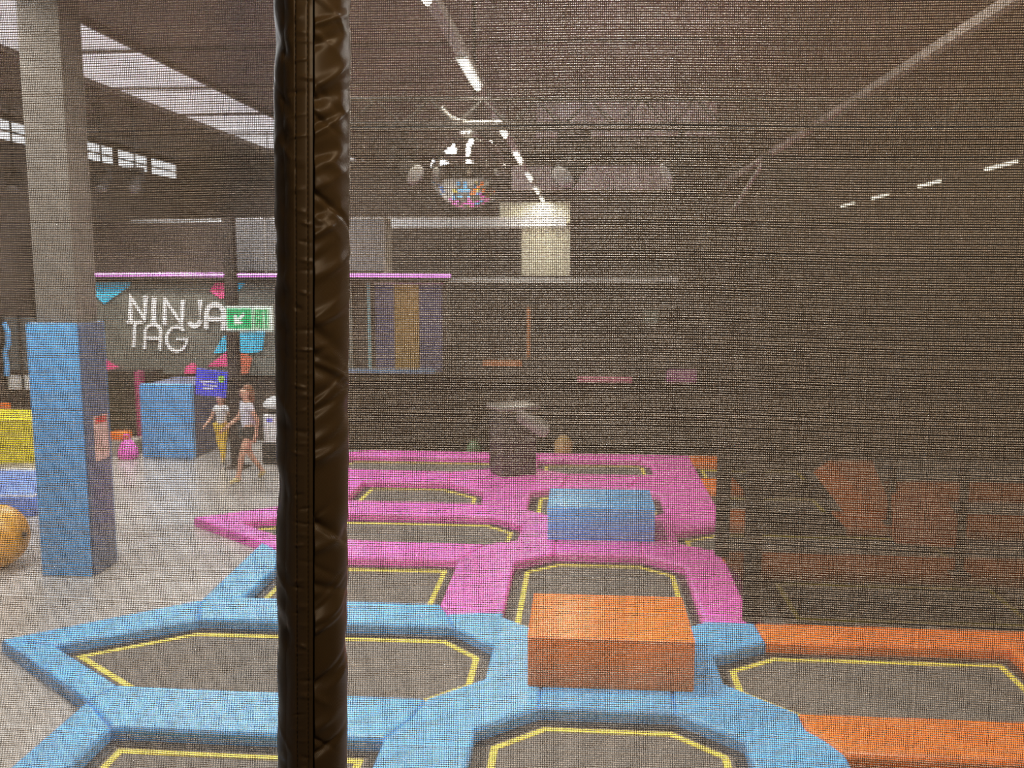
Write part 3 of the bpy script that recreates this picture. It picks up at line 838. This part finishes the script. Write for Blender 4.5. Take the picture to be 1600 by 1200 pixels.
def stage_lamp(u, v, Y, aim, label, s=1.0, top=TZ0, m=MATTE):
    """moving-head lamp: clamp, base, yoke, tapered head with lens"""
    p = W(u, v, Y)
    t = thing('stage_lamp', label, 'stage lamp', p, 'stage lamps under the truss')
    aim = Vector(aim).normalized()
    hd = MB().lathe(p - aim * 0.20 * s, aim, [(0, 0.05 * s), (0.03 * s, 0.095 * s), (0.20 * s, 0.11 * s), (0.38 * s, 0.135 * s), (0.40 * s, 0.13 * s)], 20).build('head', m, t, True)
    MB().lathe(p + aim * 0.195 * s, aim, [(0, 0.12 * s), (0.012 * s, 0.11 * s), (0.02 * s, 0.06 * s)], 20).build('lens', LENS, hd, True)
    side = aim.cross(Vector((0, 0, 1))).normalized()
    arm = []
    for sg_ in (-1, 1):
        q = p + side * 0.15 * s * sg_
        leg_ = [q, q + Vector((0, 0, 0.16 * s)), p + side * 0.10 * s * sg_ + Vector((0, 0, 0.21 * s))]
        arm += leg_ if sg_ < 0 else leg_[::-1]
    MB().tube(arm, 0.032 * s, 8).build('yoke', m, t, True)
    zb = p.z + 0.24 * s
    MB().box((p.x, p.y, zb), (0.30 * s, 0.24 * s, 0.09 * s), None, 0.015).build('base', m, t, True)
    if top > zb:
        MB().tube([(p.x, p.y, zb), (p.x, p.y, top)], 0.02, 8).box((p.x, p.y, top - 0.034), (0.05, 0.36, 0.03)).build('clamp', m, t)
    return t


stage_lamp(897, 258, 8.38, (-0.45, -0.55, -0.55), 'black moving-head lamp with pale lens under the middle of the truss')
stage_lamp(1066, 256, 8.42, (-0.75, -0.15, -0.45), 'black moving-head lamp on the truss over the blue foam block side', 0.85)
stage_lamp(630, 262, 8.22, (0.75, -0.5, -0.45), 'black moving-head lamp on the truss just left of the mirror ball', 0.85)
stage_lamp(742, 224, 8.95, (-0.5, -0.5, -0.3), 'small moving-head lamp right behind the mirror ball', 0.7, 6.19)
for u, lab in ((22, 'round hooded spotlight hanging left of the concrete pillar'), (160, 'round hooded spotlight hanging right beside the concrete pillar'), (212, 'round hooded spotlight hanging over the cyan triangle of the banner')):
    sl = stage_lamp(u, 284, 16.0, (0.1, -0.45, -0.6), lab, 0.9, 6.19, ALU)
    d = bpy.data.lights.new('spot_light', 'SPOT')
    d.energy, d.color, d.spot_size, d.spot_blend, d.shadow_soft_size = 420, (1.0, 0.96, 0.9), R(120), 0.8, 0.12
    lo = bpy.data.objects.new('spot_light', d)
    lo.location = WL[sl] + Vector((0.1, -0.45, -0.6)).normalized() * 0.26
    lo.rotation_euler = Vector((0.25, 0.05, -1.0)).to_track_quat('-Z', 'Y').to_euler()
    COL.objects.link(lo)
# loose cable on the truss
RAIL0 = mat('grey_cable_sheath', (0.30, 0.28, 0.24), 0.6)
cb = MB()
cb.tube([W(690, 168, 8.2), W(706, 184, 8.2), W(730, 190, 8.2), W(770, 190, 8.2)], 0.012, 6)
tag(cb.build('power_cable', RAIL0, None, True, W(730, 190, 8.2)), 'pale power cable looped on the truss above the mirror ball', 'cable')

# ------------------------------------------------------------------ lamp rows
LZ = CAM_H + 1.65
TUBE = mat('lit_tube', (1, 1, 1), 0.4, emit=(1.0, 0.97, 0.80), estr=9.0)
RAIL = mat('pale_trunking', (0.30, 0.26, 0.23), 0.6)


ORD = ['first', 'second', 'third', 'fourth', 'fifth', 'sixth', 'seventh']


def lamp_row(x, ys, y0, y1, lab, lab2, lit=True, power=0):
    t = thing('lamp_trunking', lab, 'lamp rail', (x, (y0 + y1) / 2, LZ))
    MB().box((x, (y0 + y1) / 2, LZ + 0.045), (0.075, y1 - y0, 0.07)).build('rail', RAIL, t)
    for yy in np.arange(y0 + 0.5, y1, 3.0):
        MB().tube([(x, yy, LZ + 0.08), (x, yy, 6.19)], 0.004, 5).build('hanging_wire', WIRE, t)
    for yy in ys:
        l = thing('tube_lamp', lab2 % ORD[len(ys) - 1 - list(ys).index(yy)], 'lamp', (x, yy, LZ), lab)
        MB().box((x, yy, LZ + 0.002), (0.10, 1.1, 0.014)).build('reflector', WHITE, l)
        MB().tube([(x, yy - 0.52, LZ - 0.02), (x, yy + 0.52, LZ - 0.02)], 0.026, 10).build('tube', TUBE, l, True)
        if power:
            d = bpy.data.lights.new('tube_light', 'AREA')
            d.shape = 'RECTANGLE'
            d.size, d.size_y, d.energy, d.color = 0.1, 1.0, power, (1.0, 0.95, 0.82)
            lo = bpy.data.objects.new('tube_light', d)
            lo.location = (x, yy, LZ - 0.05)
            COL.objects.link(lo)


lamp_row(-0.96, [5.1, 7.7, 10.55, 13.2, 15.8, 18.4, 20.7], 2.0, 21.4, 'pale lamp rail running down the hall past the mirror ball', 'lit tube lamp, %s from the cream bulkhead, on the mirror ball rail', True, 75)
lamp_row(2.67, [], 2.0, 18.0, 'pale lamp rail without lit tubes over the orange court', '', False)
lamp_row(6.4, [14.7, 17.6, 20.4, 22.8], 9.0, 23.8, 'lamp rail high over the dark right side of the hall', 'lit tube lamp, %s from the back wall, on the rail over the dark side', True, 10)

# bodies of the added fill lamps (their light is set at the top)
PAN = mat('lit_fill_panel', (1, 1, 1), 0.4, emit=(1.0, 0.96, 0.9), estr=3.0)
for (hx, hy), where in zip(FILL_PANELS, ('the grey floor before the pillar', 'the blue pads before the orange block', 'the orange strip at the net', 'the grey floor beside the pillar', 'the blue pointed trampoline')):
    t = thing('fill_panel', 'added square fill lamp, out of view under the roof over ' + where, 'lamp', (hx, hy, 5.95), 'added fill lamps over the court')
    MB().box((hx, hy, 5.99), (1.25, 1.25, 0.06), None, 0.01).build('housing', WHITE, t)
    MB().box((hx, hy, 5.952), (1.17, 1.17, 0.012)).build('diffuser', PAN, t)
    for ax in (-0.5, 0.5):
        MB().tube([(hx + ax, hy, 6.01), (hx + ax, hy, 6.20)], 0.004, 5).build('hanging_wire', WIRE, t)
t = thing('walkway_lamp', 'small warm square lamp over the walkway behind the net', 'lamp', (0.58, 0.08, 4.16))
RW = Matrix.Rotation(R(16), 3, 'Z') @ Matrix.Rotation(R(68), 3, 'X')
MB().box((0.59, 0.035, 4.155), (0.36, 0.36, 0.05), RW, 0.01).build('housing', WHITE, t)
MB().tube([(0.59, 0.03, 4.2), (0.59, 0.03, 6.2)], 0.008, 6).build('hanging_rod', STEEL, t)

# ------------------------------------------------------------------ people
SKIN = mat('skin', (0.62, 0.33, 0.22), 0.5)
HAIR = mat('auburn_hair', (0.22, 0.085, 0.035), 0.55)
SHIRT = mat('pale_cotton', (0.66, 0.64, 0.70), 0.8)
SHORTS = mat('black_cotton', (0.03, 0.03, 0.028), 0.8)
SHOE = mat('tan_socks', (0.62, 0.48, 0.22), 0.7)


def skin_mesh(name, verts, edges, radii, m, parent, root=0, sub=2):
    me = bpy.data.meshes.new(name)
    org = WL[parent]
    me.from_pydata([tuple(Vector(v) - org) for v in verts], edges, [])
    o = bpy.data.objects.new(name, me)
    COL.objects.link(o)
    o.modifiers.new('skin', 'SKIN')
    sv = me.skin_vertices[0].data
    for i, r in enumerate(radii):
        sv[i].radius = r if isinstance(r, tuple) else (r, r)
        sv[i].use_root = (i == root)
    sb = o.modifiers.new('sub', 'SUBSURF')
    sb.levels = sb.render_levels = sub
    dg = bpy.context.evaluated_depsgraph_get()
    new = bpy.data.meshes.new_from_object(o.evaluated_get(dg))
    o.modifiers.clear()
    o.data = new
    new.materials.clear()
    new.materials.append(m)
    new.shade_smooth()
    bpy.data.meshes.remove(me)
    o.parent = parent
    WL[o] = org
    return o


def person(pos, heading, s, label, top, bottom, shoe, hair, long_legs=False, stride=1.0):
    """walking figure, built facing -X before turning by heading; s = height in metres"""
    t = thing('person', label, 'person', (pos[0], pos[1], FZ))
    M = Matrix.Rotation(R(heading), 3, 'Z')
    k = s / 1.5

    def q(x, y, z):
        return Vector((pos[0], pos[1], FZ)) + M @ Vector((x * k, y * k, z * k))

    st_ = stride
    J = {
        'pelvis': q(0, 0, .80), 'waist': q(.01, 0, .93), 'chest': q(0, 0, 1.10), 'sh': q(0, 0, 1.205), 'neck': q(-.012, 0, 1.27), 'chin': q(-.03, 0, 1.325), 'head': q(-.02, 0, 1.40), 'crown': q(-.01, 0, 1.46),
        'nose': q(-.105, 0, 1.385),
        'hl': q(0, -.075, .775), 'kl': q(-.13 * st_, -.08, .44), 'al': q(-.20 * st_, -.08, .085), 'tl': q(-.34 * st_, -.09, .035), 'el_': q(-.17 * st_, -.08, .04),
        'hr': q(0, .075, .775), 'kr': q(.03 * st_, .08, .43), 'ar': q(.24 * st_, .08, .12), 'tr': q(.17 * st_, .09, .032), 'er_': q(.28 * st_, .08, .075),
        'sl': q(0, -.145, 1.18), 'bl': q(.10, -.19, .97), 'wl': q(.06, -.20, .77), 'ml': q(.035, -.20, .70), 'fl': q(.02, -.20, .63),
        'sr': q(0, .145, 1.18), 'br': q(-.08, .20, .98), 'wr': q(-.25, .21, .86), 'mr': q(-.31, .21, .82), 'fr': q(-.36, .21, .775),
    }
    for sd, mm in (('l', q(.035, -.20, .70)), ('r', q(-.31, .21, .82))):
        sgn = -1 if sd == 'l' else 1
        fwd = (J['f' + sd] - J['m' + sd]).normalized()
        side = M @ Vector((0.3, 0.0, 0.1)) if sd == 'l' else M @ Vector((0.0, 0.2, -0.3))
        side = (side - fwd * side.dot(fwd)).normalized()
        base = J['m' + sd] + fwd * 0.012 * k
        for i in range(4):
            b0 = base + side * (i - 1.5) * 0.019 * k
            J['f%s%d' % (sd, i)] = b0 + fwd * 0.03 * k
            J['g%s%d' % (sd, i)] = b0 + fwd * (0.058 - 0.006 * abs(i - 1.3)) * k + M @ Vector((-0.012, -0.01 * sgn, -0.008)) * k
        J['t%s0' % sd] = J['w' + sd] + fwd * 0.03 * k + side * 0.042 * k
        J['t%s1' % sd] = J['w' + sd] + fwd * 0.065 * k + side * 0.056 * k
    names = list(J)
    ix = {n_: i for i, n_ in enumerate(names)}
    E_ = [('pelvis', 'waist'), ('waist', 'chest'), ('chest', 'sh'), ('sh', 'neck'), ('neck', 'chin'), ('chin', 'head'), ('head', 'crown'), ('head', 'nose'),
          ('pelvis', 'hl'), ('hl', 'kl'), ('kl', 'al'), ('al', 'tl'), ('al', 'el_'), ('pelvis', 'hr'), ('hr', 'kr'), ('kr', 'ar'), ('ar', 'tr'), ('ar', 'er_'),
          ('sh', 'sl'), ('sl', 'bl'), ('bl', 'wl'), ('wl', 'ml'), ('sh', 'sr'), ('sr', 'br'), ('br', 'wr'), ('wr', 'mr')]
    E_ = [e for e in E_]
    for sd in 'lr':
        for i in range(4):
            E_ += [('m' + sd, 'f%s%d' % (sd, i)), ('f%s%d' % (sd, i), 'g%s%d' % (sd, i))]
        E_ += [('w' + sd, 't%s0' % sd), ('t%s0' % sd, 't%s1' % sd)]
    rad = {'pelvis': .105, 'waist': .09, 'chest': .105, 'sh': .075, 'neck': .042, 'chin': .058, 'head': .088, 'crown': .068, 'nose': .014,
           'hl': .078, 'kl': .052, 'al': .032, 'tl': .022, 'el_': .03, 'hr': .078, 'kr': .052, 'ar': .032, 'tr': .022, 'er_': .03,
           'sl': .045, 'bl': .034, 'wl': .023, 'ml': .026, 'fl': .015, 'sr': .045, 'br': .034, 'wr': .023, 'mr': .026, 'fr': .015}
    keep = [n_ for n_ in names if n_ not in ('fl', 'fr')]
    ix = {n_: i for i, n_ in enumerate(keep)}
    rr = []
    for n_ in keep:
        r = rad.get(n_, 0.0085 if n_[0] in 'fgt' else .02)
        rr.append(r * k)
    body = skin_mesh('body', [J[n_] for n_ in keep], [(ix[a_], ix[b__]) for a_, b__ in E_], rr, SKIN, t)
    # clothes as slightly larger shells on the same joints

    def shell(name, js, es, rs_, m):
        jx = {n_: i for i, n_ in enumerate(js)}
        skin_mesh(name, [J[n_] for n_ in js], [(jx[a_], jx[b__]) for a_, b__ in es], [r * k for r in rs_], m, t)

    J['hem'] = q(0, 0, .815)
    J['ul'] = J['sl'].lerp(J['bl'], .45)
    J['ur'] = J['sr'].lerp(J['br'], .45)
    shell('shirt', ['hem', 'waist', 'chest', 'sh', 'neckline', 'sl', 'ul', 'sr', 'ur'] if False else ['hem', 'waist', 'chest', 'sh', 'sl', 'ul', 'sr', 'ur'],
          [('hem', 'waist'), ('waist', 'chest'), ('chest', 'sh'), ('sh', 'sl'), ('sl', 'ul'), ('sh', 'sr'), ('sr', 'ur')],
          [.118, .108, .122, .088, .058, .052, .058, .052], top)
    f_ = 0.97 if long_legs else 0.42
    J['pl'] = J['hl'].lerp(J['kl'], min(f_, 1))
    J['pr'] = J['hr'].lerp(J['kr'], min(f_, 1))
    js = ['pelvis', 'hl', 'pl', 'hr', 'pr']
    es = [('pelvis', 'hl'), ('hl', 'pl'), ('pelvis', 'hr'), ('hr', 'pr')]
    rs_ = [.118, .098, .082, .098, .082]
    if long_legs:
        js += ['al', 'ar']
        es += [('pl', 'al'), ('pr', 'ar')]
        rs_ = [.118, .095, .068, .095, .068, .05, .05]
    shell('trousers' if long_legs else 'shorts', js, es, rs_, bottom)
    for sd in 'lr':
        J['z' + sd] = J['a' + sd].lerp(J['k' + sd], 0.10)
        shell('shoe', ['z' + sd, 'a' + sd, 't' + sd, 'e' + sd + '_'], [('z' + sd, 'a' + sd), ('a' + sd, 't' + sd), ('a' + sd, 'e' + sd + '_')], [.038, .04, .028, .034], shoe)
    # hair: cap and tied-back tail
    J['h1'], J['h2'], J['h3'], J['h4'], J['h5'] = q(-.045, 0, 1.475), q(.035, 0, 1.455), q(.07, 0, 1.38), q(.085, 0, 1.29), q(.075, 0, 1.20)
    shell('hair', ['h1', 'h2', 'h3', 'h4', 'h5'], [('h1', 'h2'), ('h2', 'h3'), ('h3', 'h4'), ('h4', 'h5')], [.052, .082, .07, .038, .02], hair)
    # face: eyes, mouth, ears
    for sg_ in (-1, 1):
        p_ = q(-.098, .034 * sg_, 1.405)
        bme = bmesh.new()
        bmesh.ops.create_icosphere(bme, subdivisions=1, radius=.011 * k)
        bme.verts.index_update()
        MB().add([p_ + v.co for v in bme.verts], [[v.index for v in f.verts] for f in bme.faces]).build('eye', BLACK, t, True)
        bme.free()
        MB().tube([q(-.005, .088 * sg_, 1.42), q(.0, .098 * sg_, 1.40), q(-.005, .088 * sg_, 1.365)], .012 * k, 6).build('ear', SKIN, t, True)
    MB().tube([q(-.092, -.02, 1.345), q(-.098, 0, 1.342), q(-.092, .02, 1.345)], .006 * k, 5).build('mouth', PPINK, t, True)
    return t


person((-5.28, 13.62), 38, 1.55, 'person in white top and black shorts walking across the grey floor', SHIRT, SHORTS, SHOE, HAIR)
person((-6.28, 15.0), 75, 1.22, 'child in white top and yellow trousers beside the dark column', WHITE, mat('yellow_cotton', (0.75, 0.48, 0.05), 0.8), SHOE, HAIR, True, 0.5)

# ------------------------------------------------------------------ the net the photograph is taken through
NETY = 0.85
PXM, PZM = 0.00182, 0.00222        # thread spacing
NET = mat('net_weft', (0.54, 0.43, 0.32), 0.55, spec=0.4)
WARP = mat('net_warp', (0.085, 0.065, 0.048), 0.6, spec=0.3)


def thread_meshes(parent):
    X0, X1, Z0, Z1 = -1.0, 0.85, 1.76, 3.72
    nx, nz = int((X1 - X0) / PXM), int((Z1 - Z0) / PZM)
    SEG = 28

    def warp(x, z):
        dx = 0.0016 * np.sin(3.1 * z + 1.7 * x) + 0.0008 * np.sin(7.3 * z - 2.2 * x + 1)
        dz = 0.0040 * np.sin(2.3 * x + 0.8) + 0.0016 * np.sin(5.9 * x + 2.6 * z) + 0.0006 * np.sin(17 * x + 4 * z)
        dy = 0.004 * np.sin(2.1 * x + 1.0) * np.sin(2.7 * z) + 0.001 * np.sin(9 * x + 5 * z)
        return x + dx, NETY + 0.004 + dy, z + dz - 0.012 * x

    t = np.linspace(0, 1, SEG + 1)
    for pname, vertical, count, material in (('warp_threads', True, nx, WARP), ('weft_threads', False, nz, NET)):
        V, Fc = [], []
        off = 0
        rad = 0.00030 if vertical else 0.00050
        yo = -0.00030 if vertical else 0.00022       # the dark warp lies on the near side
        for i in range(count):
            if vertical:
                x, y, z = warp(np.full(SEG + 1, X0 + (i + rng.normal(0, 0.05)) * PXM), Z0 + (Z1 - Z0) * t)
                a1 = np.array([1, 0, 0])
            else:
                x, y, z = warp(X0 + (X1 - X0) * t, np.full(SEG + 1, Z0 + (i + rng.normal(0, 0.05)) * PZM))
                a1 = np.array([0, 0, 1])
            c = np.stack([x, y + yo, z], 1)
            b1 = np.array([0, 1, 0])
            r = rad * (1 + rng.normal(0, 0.06))
            ring = [c + r * (a1 * math.cos(q_) + b1 * math.sin(q_)) for q_ in (0, math.pi / 2, math.pi, 1.5 * math.pi)]
            V.append(np.stack(ring, 1).reshape(-1, 3))
            base = off + np.arange(SEG)[:, None] * 4
            for k_ in range(4):
                j_ = (k_ + 1) % 4
                Fc.append(np.concatenate([base + k_, base + j_, base + 4 + j_, base + 4 + k_], 1))
            off += (SEG + 1) * 4
        V = np.concatenate(V).astype(np.float32)
        Fc = np.concatenate(Fc).astype(np.int32)
        V -= np.array(WL[parent], dtype=np.float32)
        me = bpy.data.meshes.new(pname)
        me.vertices.add(len(V))
        me.vertices.foreach_set('co', V.ravel())
        me.loops.add(Fc.size)
        me.loops.foreach_set('vertex_index', Fc.ravel())
        me.polygons.add(len(Fc))
        me.polygons.foreach_set('loop_start', np.arange(0, Fc.size, 4, dtype=np.int32))
        me.polygons.foreach_set('loop_total', np.full(len(Fc), 4, dtype=np.int32))
        me.polygons.foreach_set('use_smooth', np.ones(len(Fc), dtype=bool))
        me.update(calc_edges=True)
        me.materials.append(material)
        o = bpy.data.objects.new(pname, me)
        COL.objects.link(o)
        o.parent = parent
        o['kind'] = 'stuff'


sn = thing('safety_net', 'fine brown safety netting filling the whole view behind the padded pole', 'net', (0, NETY, 1.76))
thread_meshes(sn)

# ------------------------------------------------------------------ padded pole in front of the net
SLEEVE = bpy.data.materials.new('brown_black_pvc')
SLEEVE.use_nodes = True
nt = SLEEVE.node_tree
b = nt.nodes['Principled BSDF']
b.inputs['Base Color'].default_value = (0.115, 0.072, 0.028, 1)
b.inputs['Roughness'].default_value = 0.36
b.inputs['Specular IOR Level'].default_value = 0.5
tc = nt.nodes.new('ShaderNodeTexCoord')
mp = nt.nodes.new('ShaderNodeMapping')
mp.inputs['Rotation'].default_value = (0, R(35), 0)
wv = nt.nodes.new('ShaderNodeTexWave')
wv.inputs['Scale'].default_value = 420
wv.inputs['Distortion'].default_value = 0.4
nt.links.new(tc.outputs['Object'], mp.inputs['Vector'])
nt.links.new(mp.outputs['Vector'], wv.inputs['Vector'])
bpn = nt.nodes.new('ShaderNodeBump')
bpn.inputs['Strength'].default_value = 0.32
bpn.inputs['Distance'].default_value = 0.0005
nt.links.new(wv.outputs['Fac'], bpn.inputs['Height'])
nt.links.new(bpn.outputs['Normal'], b.inputs['Normal'])

PY0 = 0.805
ptop, pbot = W(488, -260, PY0), W(488.5, 1460, PY0)
PR = 0.0332
prng = np.random.default_rng(21)
AX = (ptop - pbot)
PLEN = AX.length
AXN = AX.normalized()
TOCAM = (Vector((0, 0, 3.1)) - Vector((ptop.x, PY0, 3.1))).normalized()
SIDE = TOCAM.cross(AXN).normalized() * -1      # to the right as seen
SIDE = AXN.cross(TOCAM).normalized()
pole = thing('padded_pole', 'upright pole in a wrinkled brown-black sleeve with stitched seam', 'pole', pbot)


def fold_field(th, s, seed=21):
    """height of the wrinkles at angle th (0 faces the camera, + is right) and length s"""
    prng = np.random.default_rng(seed)
    h = np.zeros_like(th)
    for _ in range(115):                        # slanting creases that start at the seam, right half
        s0 = prng.uniform(0, PLEN)
        ln = prng.uniform(0.5, 1.25)
        slope = prng.choice([1, 1, 1, -1]) * prng.uniform(0.010, 0.026)
        wdt = prng.uniform(0.0028, 0.0070)
        amp = prng.uniform(0.0009, 0.0036) * prng.choice([1, -1])
        cen = s0 + slope * (th - 0.05)
        env = np.clip((th - 0.02) / 0.06, 0, 1) * np.exp(-((th - 0.05) / ln) ** 2)
        h += amp * np.exp(-((s - cen) / wdt) ** 2) * env
    for _ in range(70):                        # left half
        s0 = prng.uniform(0, PLEN)
        slope = prng.choice([-1, -1, 1]) * prng.uniform(0.012, 0.03)
        wdt = prng.uniform(0.004, 0.010)
        amp = prng.uniform(0.0005, 0.0017) * prng.choice([1, -1])
        wl_ = prng.uniform(0.4, 1.0)
        cen = s0 + slope * (th + 0.5)
        env = np.clip((-0.42 - th) / 0.08, 0, 1) * np.exp(-((th + 0.45) / wl_) ** 2)
        h += amp * np.exp(-((s - cen) / wdt) ** 2) * env
    h -= 0.0075 * np.exp(-((th - 0.040) / 0.020) ** 4)
    for _ in range(34):                        # dents along both silhouettes
        s0, t0 = prng.uniform(0, PLEN), prng.choice([-1, 1]) * prng.uniform(1.1, 1.6)
        h -= prng.uniform(0.0008, 0.0026) * np.exp(-((s - s0) / prng.uniform(0.006, 0.018)) ** 2 - ((th - t0) / 0.35) ** 2)
    return h


def pole_surface(th, s, h):
    """(n, m) arrays -> points"""
    ax, tc_, sd = np.array(AXN), np.array(TOCAM), np.array(SIDE)
    r = PR + h
    return np.array(pbot)[None, None] + s[..., None] * ax + r[..., None] * (np.cos(th)[..., None] * tc_ + np.sin(th)[..., None] * sd)


def grid_obj(name, P, m, parent, closed=False):
    a_, b_2 = P.shape[:2]
    idx = np.arange(a_ * b_2).reshape(a_, b_2)
    nxt = np.roll(idx, -1, 1) if closed else idx[:, 1:]
    cur = idx if closed else idx[:, :-1]
    f = np.stack([cur[:-1], nxt[:-1], nxt[1:], cur[1:]], -1).reshape(-1, 4)
    me = bpy.data.meshes.new(name)
    me.from_pydata((P.reshape(-1, 3) - np.array(WL[parent])).tolist(), [], f.tolist())
    me.materials.append(m)
    me.shade_smooth()
    o = bpy.data.objects.new(name, me)
    COL.objects.link(o)
    o.parent = parent
    WL[o] = WL[parent]
    return o


NS, NT = 700, 110
th = np.concatenate([np.linspace(-math.pi, -0.02, 62, endpoint=False), np.linspace(-0.02, 0.12, 36, endpoint=False), np.linspace(0.12, math.pi, 70, endpoint=False)])
s = np.linspace(0, PLEN, NS)
TH, SS = np.meshgrid(th, s)
H0 = fold_field(TH, SS)
grid_obj('sleeve', pole_surface(TH, SS, H0), SLEEVE, pole, True)
# stitched flap that overlaps to the right; puckers between its two rows of stitches
NF = 60
tf = np.linspace(-1.0, 0.02, NF)
TF, SF = np.meshgrid(tf, np.linspace(0, PLEN, 1100))
ST1, ST2 = -0.40, -0.10
pk = np.zeros_like(TF)
sp = 0.0
while sp < PLEN:
    sp += prng.uniform(0.007, 0.020)
    wd = prng.uniform(0.0012, 0.0028)
    am = prng.uniform(0.0005, 0.0013) * prng.choice([1, 1, -1])
    sl = prng.uniform(-0.008, 0.008)
    c_, w_ = prng.uniform(-0.42, -0.12), prng.uniform(0.10, 0.24)
    pk += am * np.exp(-((SF - sp - sl * (TF + 0.25)) / wd) ** 2) * np.exp(-((TF - c_) / w_) ** 2)
edge = np.clip((TF + 1.0) / 0.5, 0, 1)
thick = -0.0012 + 0.0034 * edge * edge * (3 - 2 * edge)
for tq in (ST1, ST2):
    thick -= 0.00055 * np.exp(-((TF - tq) / 0.02) ** 2)
SLF = fold_field(TF, SF, 21) * (1 - np.clip((TF + 0.75) / 0.3, 0, 1))
HF = thick + pk * edge + SLF
FP = pole_surface(TF, SF, HF)
last = pole_surface(TF[:, -1:], SF[:, -1:], np.full((1100, 1), -0.0008))
flap = grid_obj('seam_flap', np.concatenate([FP, last], 1), SLEEVE, pole)
flap.data.set_sharp_from_angle(angle=R(45))
THREAD = mat('dark_stitch_thread', (0.012, 0.009, 0.006), 0.7)
for tq in (ST1, ST2):
    mb = MB()
    sq = 0.002
    while sq < PLEN - 0.006:
        pts = []
        for dd in (0, 0.0016, 0.0032):
            i_ = int((sq + dd) / PLEN * 1099)
            j_ = int(round((tq + 1.0) / 1.02 * (NF - 1)))
            pts.append(Vector(FP[min(i_, 1099), j_]) + TOCAM * 0.0002)
        if (pts[0] - pts[1]).length > 1e-5 and (pts[1] - pts[2]).length > 1e-5:
            mb.tube(pts, 0.00033, 4)
        sq += 0.0047
    o = mb.build('stitching', THREAD, flap)
    o['kind'] = 'stuff'
MB().tube([(pbot.x, pbot.y, 1.702), pbot, ptop], 0.024, 16).build('steel_tube', STEEL, pole, True)
